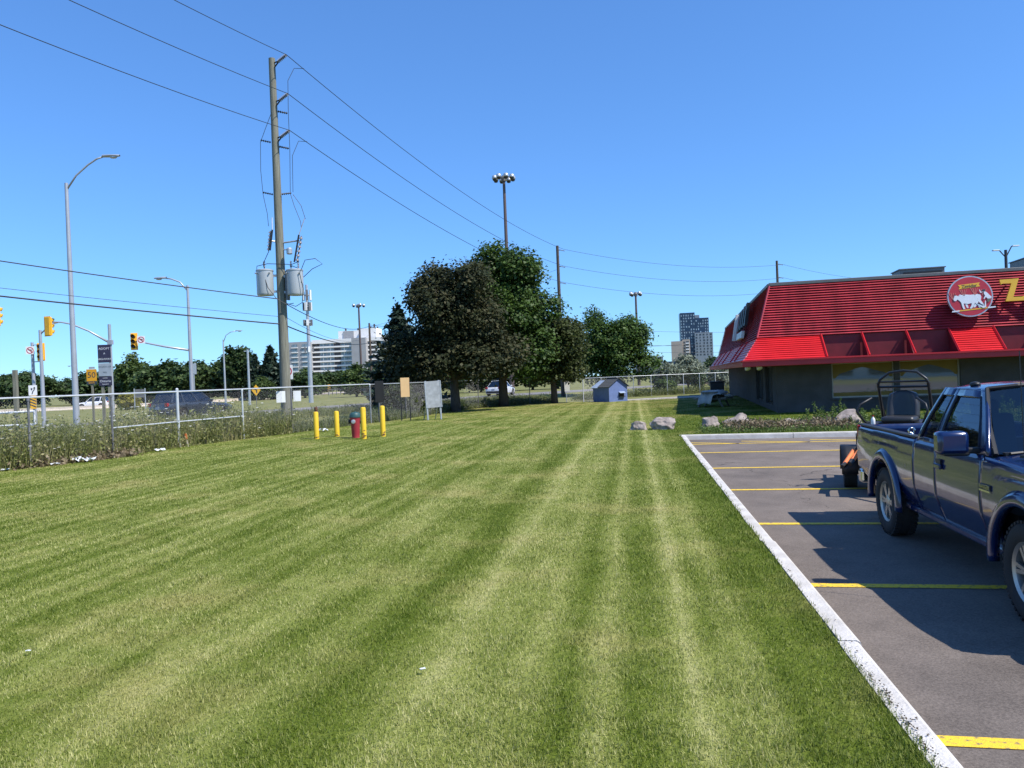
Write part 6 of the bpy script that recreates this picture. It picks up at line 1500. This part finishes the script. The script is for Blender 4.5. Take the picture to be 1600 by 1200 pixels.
# ------------------------------------------------------------------ litter
m_paper = M('crumpled litter', (.66, .68, .70), .7, var=.15, scale=20)
def litter(x, y, s, seed, label, z=.03):
    r = random.Random(seed); G = [[(s*(-1+2*i/5)+r.uniform(-.2, .2)*s, s*.6*(-1+2*j/5)+r.uniform(-.2, .2)*s, r.uniform(0, .5)*s) for j in range(6)] for i in range(6)]
    o = tag(MB().grid(G).build('litter', m_paper, None, solid=.002), label, 'litter', 'scraps of litter'); o.location = (x, y, z); o.rotation_euler = (0, 0, r.uniform(0, 6))
litter(-11.75, 20.9, .26, 1, 'white plastic bag at the fence foot beside the dead leaves'); litter(-12.1, 20.2, .10, 2, 'crumpled white paper beside the plastic bag'); litter(-10.9, 23.6, .14, 3, 'white scrap at the fence foot near the survey stake')
litter(-12.75, 19.2, .09, 4, 'small white scrap at the first weedy post'); litter(-.62, 4.72, .018, 5, 'thin white scrap lying alone in the mown lawn', .035); litter(-3.45, 5.35, .016, 6, 'tiny white scrap in the lawn near the picture edge', .035); litter(-7.6, 30.6, .25, 8, 'flat pale scrap in the lawn behind the bollards', .02)

# ------------------------------------------------------------------ turf blades
def turf(n, y0, y1, seed, p_=1.6):
    rs = np.random.RandomState(seed)
    # density falls with distance
    q = rs.uniform(0, 1, n); e = 2-p_
    Y = (y0**e+(y1**e-y0**e)*q)**(1/e)
    Xv = rs.uniform(-1, 1, n)*(.80*Y+1.2)
    # keep what is on the lawn: left of the kerb, right of the fence
    u = (Xv-K0.x)*KN.x+(Y-K0.y)*KN.y
    fx = np.interp(Y, [f_[1] for f_ in FENCE], [f_[0] for f_ in FENCE])
    vk = (Xv-K0.x)*KD.x+(Y-K0.y)*KD.y
    k = ((u < .012+.02*rs.uniform(-1, 1, n)) | (vk > K_END+.2)) & (Xv > fx-.15)
    vb = (Xv-KC.x)*BN.x+(Y-KC.y)*BN.y; ub = (Xv-KC.x)*BD.x+(Y-KC.y)*BD.y
    k &= (u < .03) | (vb > .02)
    Xv, Y, u = Xv[k], Y[k], u[k]; m_ = len(Y)
    tuft = np.clip(np.sin(Xv*5.3+np.sin(Y*3.1)*1.7)*np.sin(Y*4.7+np.sin(Xv*2.3)*1.9)+.4*np.sin(Xv*13.1)*np.sin(Y*11.7), -1, 1)
    edge_ = np.exp(-np.abs(u)/.10)
    h = rs.uniform(.013, .031, m_)*(1+.7*edge_)*(1+.32*tuft); w = np.clip(.0023*np.maximum(1, Y/4.5)**.85, 0, .009)*rs.uniform(.7, 1.5, m_)
    a = rs.uniform(0, 2*math.pi, m_); ln = rs.uniform(.15, 1.15, m_)
    d = np.stack([np.cos(a), np.sin(a)], 1); wv = np.stack([-d[:, 1], d[:, 0]], 1)
    # mowing lays the blades over along each pass
    lay = np.sin(2*math.pi*u/1.42)[:, None]*np.array([KD.x, KD.y])*.10
    P = np.stack([Xv, Y], 1); z0 = np.full((m_, 1), -.004)
    b0 = np.concatenate([P-wv*w[:, None], z0], 1); b1 = np.concatenate([P+wv*w[:, None], z0], 1)
    t_ = np.concatenate([P+(d*ln[:, None]+lay)*h[:, None], (h*np.sqrt(np.clip(1.25-ln*.7, .25, 1)))[:, None]], 1)
    return np.stack([b0, b1, t_], 1)
T = turf(1400000, 2.5, 54, 1, 1.8)
tag(tri_mesh('turf_grass', T, 3, m_blade), 'short mown grass striped by the mower across the lawn', 'grass', kind='stuff')

rs = np.random.RandomState(77); n_ = 260; sv = rs.uniform(-.6, 15, n_); sv[:170] = rs.normal(.35, .45, 170); ov = np.abs(rs.normal(0, .028, n_))+.01
CP = np.stack([K0.x+KD.x*sv+KN.x*ov, K0.y+KD.y*sv+KN.y*ov, np.where(ov < .13, .018, AZ+.008)], 1)
tag(tri_mesh('soil_crumbs', leaf_cards(CP, np.tile([0, 0, 1.], (n_, 1)), .012, rs, 1.2), 4, M('dark soil', (.07, .055, .04), 1.0)), 'dark crumbs of soil and clippings scattered along the near kerb', 'soil', kind='stuff')
# ------------------------------------------------------------------ far buildings
m_apt = M('pale apartment concrete', (.86, .82, .78), .85, var=.06, scale=.3); m_aptg = M('grey apartment brick', (.34, .335, .34), .85, var=.06, scale=.3); m_aptdark = M('recess shade and roof vents', (.06, .065, .075), .7); m_aptwin = M('apartment glazing', (.20, .25, .28), .15, .2, var=.4, scale=1.2)
def blk(parent, name, x0, x1, y0, y1, z0, z1, mat): return MB().box(((x0+x1)/2, (y0+y1)/2, (z0+z1)/2), (x1-x0, y1-y0, z1-z0)).build(name, mat, parent)
AY = 480.0
ap = thing('apartment_block', 'long pale apartment block with white balcony bands and penthouse boxes', 'apartment block', (-137, AY, GZ+2.2), rad(-6))
blk(ap, 'foundation', -.5, 88.5, -7.5, 18.5, -2.4, -.02, m_aptg)
FH = 2.95; NF = 9; HT = FH*NF
# x from 0 (left end) to 88
sect = [('end', 0, 14, -6, m_aptg), ('bal', 14, 41, 0, m_apt), ('tower', 41, 50, -7, m_aptg), ('bal', 50, 88, -1.5, m_apt)]
for kind, x0, x1, y0, mat in sect:
    blk(ap, 'wall', x0+.01, x1-.01, y0, 18, 0, HT+(1.2 if kind != 'tower' else 2.0), mat if kind != 'bal' else m_aptg)
    if kind == 'bal': blk(ap, 'parapet', x0, x1, y0-1.55, y0, HT-.2, HT+2.2, m_apt)
    for f_ in range(NF):
        z = f_*FH
        if kind == 'bal':
            blk(ap, 'balcony_band', x0+.02, x1-.02, y0-1.5, y0, z, z+.95, m_apt)
            nn = int((x1-x0)/4.4); w_ = (x1-x0)/nn
            for k in range(nn):
                if k in (0, nn*5//8): blk(ap, 'recess_shade', x0+w_*k+.2, x0+w_*(k+1)-.2, y0-.2, y0-.02, z+.95, z+2.9, m_aptdark)  # flat dark slab, the shade of a balcony recess put into its colour
                else:
                    wn_ = blk(ap, 'window', x0+w_*k+.3, x0+w_*(k+1)-.3, y0-.12, y0-.02, z+1.0, z+2.75, m_aptwin)
                    blk(wn_, 'mullion', x0+w_*(k+.5)-.15, x0+w_*(k+.5)+.15, y0-.22, y0-.121, z+1.0, z+2.75, m_apt)
        elif kind == 'end':
            for xa in (3.0, 9.5): blk(ap, 'window', xa, xa+3.4, y0-.15, y0-.02, z+.9, z+2.6, m_aptwin); blk(ap, 'window_ledge', xa-.3, xa+3.7, y0-.6, y0-.02, z+.35, z+.85, m_apt)
blk(ap, 'penthouse', 30, 45, 2, 12, HT+2.0, HT+7.2, m_apt); blk(ap, 'penthouse', 45.05, 55, 0, 12, HT+2.0, HT+8.0, m_apt); blk(ap, 'penthouse', 33.5, 40, 1.5, 1.98, HT+2.0, HT+7.0, m_aptg)
for x, h in ((33, 1.0), (41, .8), (49, 1.6), (51.5, 3.0), (53.5, 1.2)): blk(ap, 'roof_vent', x, x+.9, 6, 7, HT+7.2, HT+8.0+h, m_aptdark)

m_tglass = M('blue tower cladding', (.022, .045, .085), .35, .1, var=.18, scale=.25); m_tgrey = M('pale tower cladding', (.21, .25, .29), .6, var=.06, scale=.3); m_twin = M('tower window pale', (.26, .33, .38), .2, .1, var=.7, scale=.9); m_tdark = M('tower window dark', (.05, .06, .07), .2)  # blue shafts get a paler glass colour, other windows a dark one
TY = 800.0
tw = thing('glass_tower', 'tall dark blue residential tower with stepped top and pale lower wing', 'tower', (177.5, TY, GZ), rad(-9))
fh = 2.95
for (nm, x0, x1, y0, nf, mat) in (('left_shaft', 0, 15, 0, 21, m_tglass), ('right_shaft', 15.02, 29, 1, 19, m_tglass), ('pale_wing', 14.0, 32, -4, 14, m_tgrey)):
    blk(tw, 'wall', x0, x1, y0, 20, 0, nf*fh+(1.4 if mat is m_tglass else .5), mat)
    for f_ in range(6, nf):
        mb = MB(); rr = random.Random(f_*7+nf); n_ = 6 if mat is m_tglass else 5; w_ = (x1-x0)/n_
        for k in range(n_):
            if mat is m_tglass and rr.random() < .32: continue
            mb.box((x0+w_*(k+.5)+rr.uniform(-.3, .3), y0-.05, f_*fh+1.5), (w_*(.30+.25*rr.random()), .12, 1.7))
        if mb.f: mb.build('window_row', m_twin if mat is m_tglass else m_tdark, tw)
blk(tw, 'penthouse', 14, 20, 4, 14, 19*fh+1.4, 20.6*fh, m_tgrey)
ba = thing('beige_tower', 'shorter beige concrete tower beside the blue tower', 'tower', (161, TY-30, GZ), rad(-14)); m_beige = M('beige concrete', (.42, .35, .29), .85, var=.05, scale=.2)
blk(ba, 'wall', 0, 11, 0, 18, 0, 33, m_beige); blk(ba, 'stair_wall', 11.02, 18, 2, 18, 0, 34.5, m_beige)
for f_ in range(4, 11): blk(ba, 'window', 12.0, 13.6, 1.85, 1.99, f_*3.0+.8, f_*3.0+2.3, m_tdark); blk(ba, 'balcony', 14.2, 17.4, .9, 1.99, f_*3.0, f_*3.0+1.1, m_apt); blk(ba, 'window', 14.4, 17.2, 1.85, 1.99, f_*3.0+1.15, f_*3.0+2.6, m_tdark)
lb_ = thing('low_block', 'pale low building just showing right of the lone maple', 'building', (112, 700, GZ), rad(-8)); blk(lb_, 'wall', 0, 26, 0, 15, 0, 17, m_tgrey); blk(lb_, 'wall', 27, 38, 2, 15, 0, 12, m_tglass)
for f_ in range(1, 5): blk(lb_, 'window_band', 2, 24, -.15, -.02, f_*3.2, f_*3.2+1.6, m_tdark)
dw = thing('dark_building', 'low dark brown building behind the back fence near the restaurant', 'building', (24.5, 100, GZ), rad(-5)); blk(dw, 'wall', 0, 14, 0, 8, 0, 1.9, M('brown boards', (.10, .07, .06), .9)); blk(dw, 'roof', -.2, 14.2, -.2, 8.2, 1.9, 2.15, m_silver)
# what the restaurant windows mirror: a pale store across the car park with trees at its sides
dp = thing('store_building', 'pale flat-roofed store across the car park mirrored in the restaurant windows', 'building', (6, -52, GZ), 0)
blk(dp, 'wall', 0, 22, -10, 0, 0, 5.0, m_apt); blk(dp, 'parapet', -.2, 22.2, -10.2, .2, 5.0, 5.6, m_tgrey)
for x in (2, 8, 14): blk(dp, 'window', x, x+4, .02, .12, .6, 3.2, m_tdark)
blk(dp, 'door', 19, 20.6, .02, .12, 0, 2.4, m_tdark)
for x, k, h in ((-12, 0, 8), (-5, 1, 7), (33, 0, 8.5), (41, 1, 7.5), (49, 0, 8)): far_tree(k, x, -55, h, 'round tree beside the pale store across the car park', rng, 1.1)
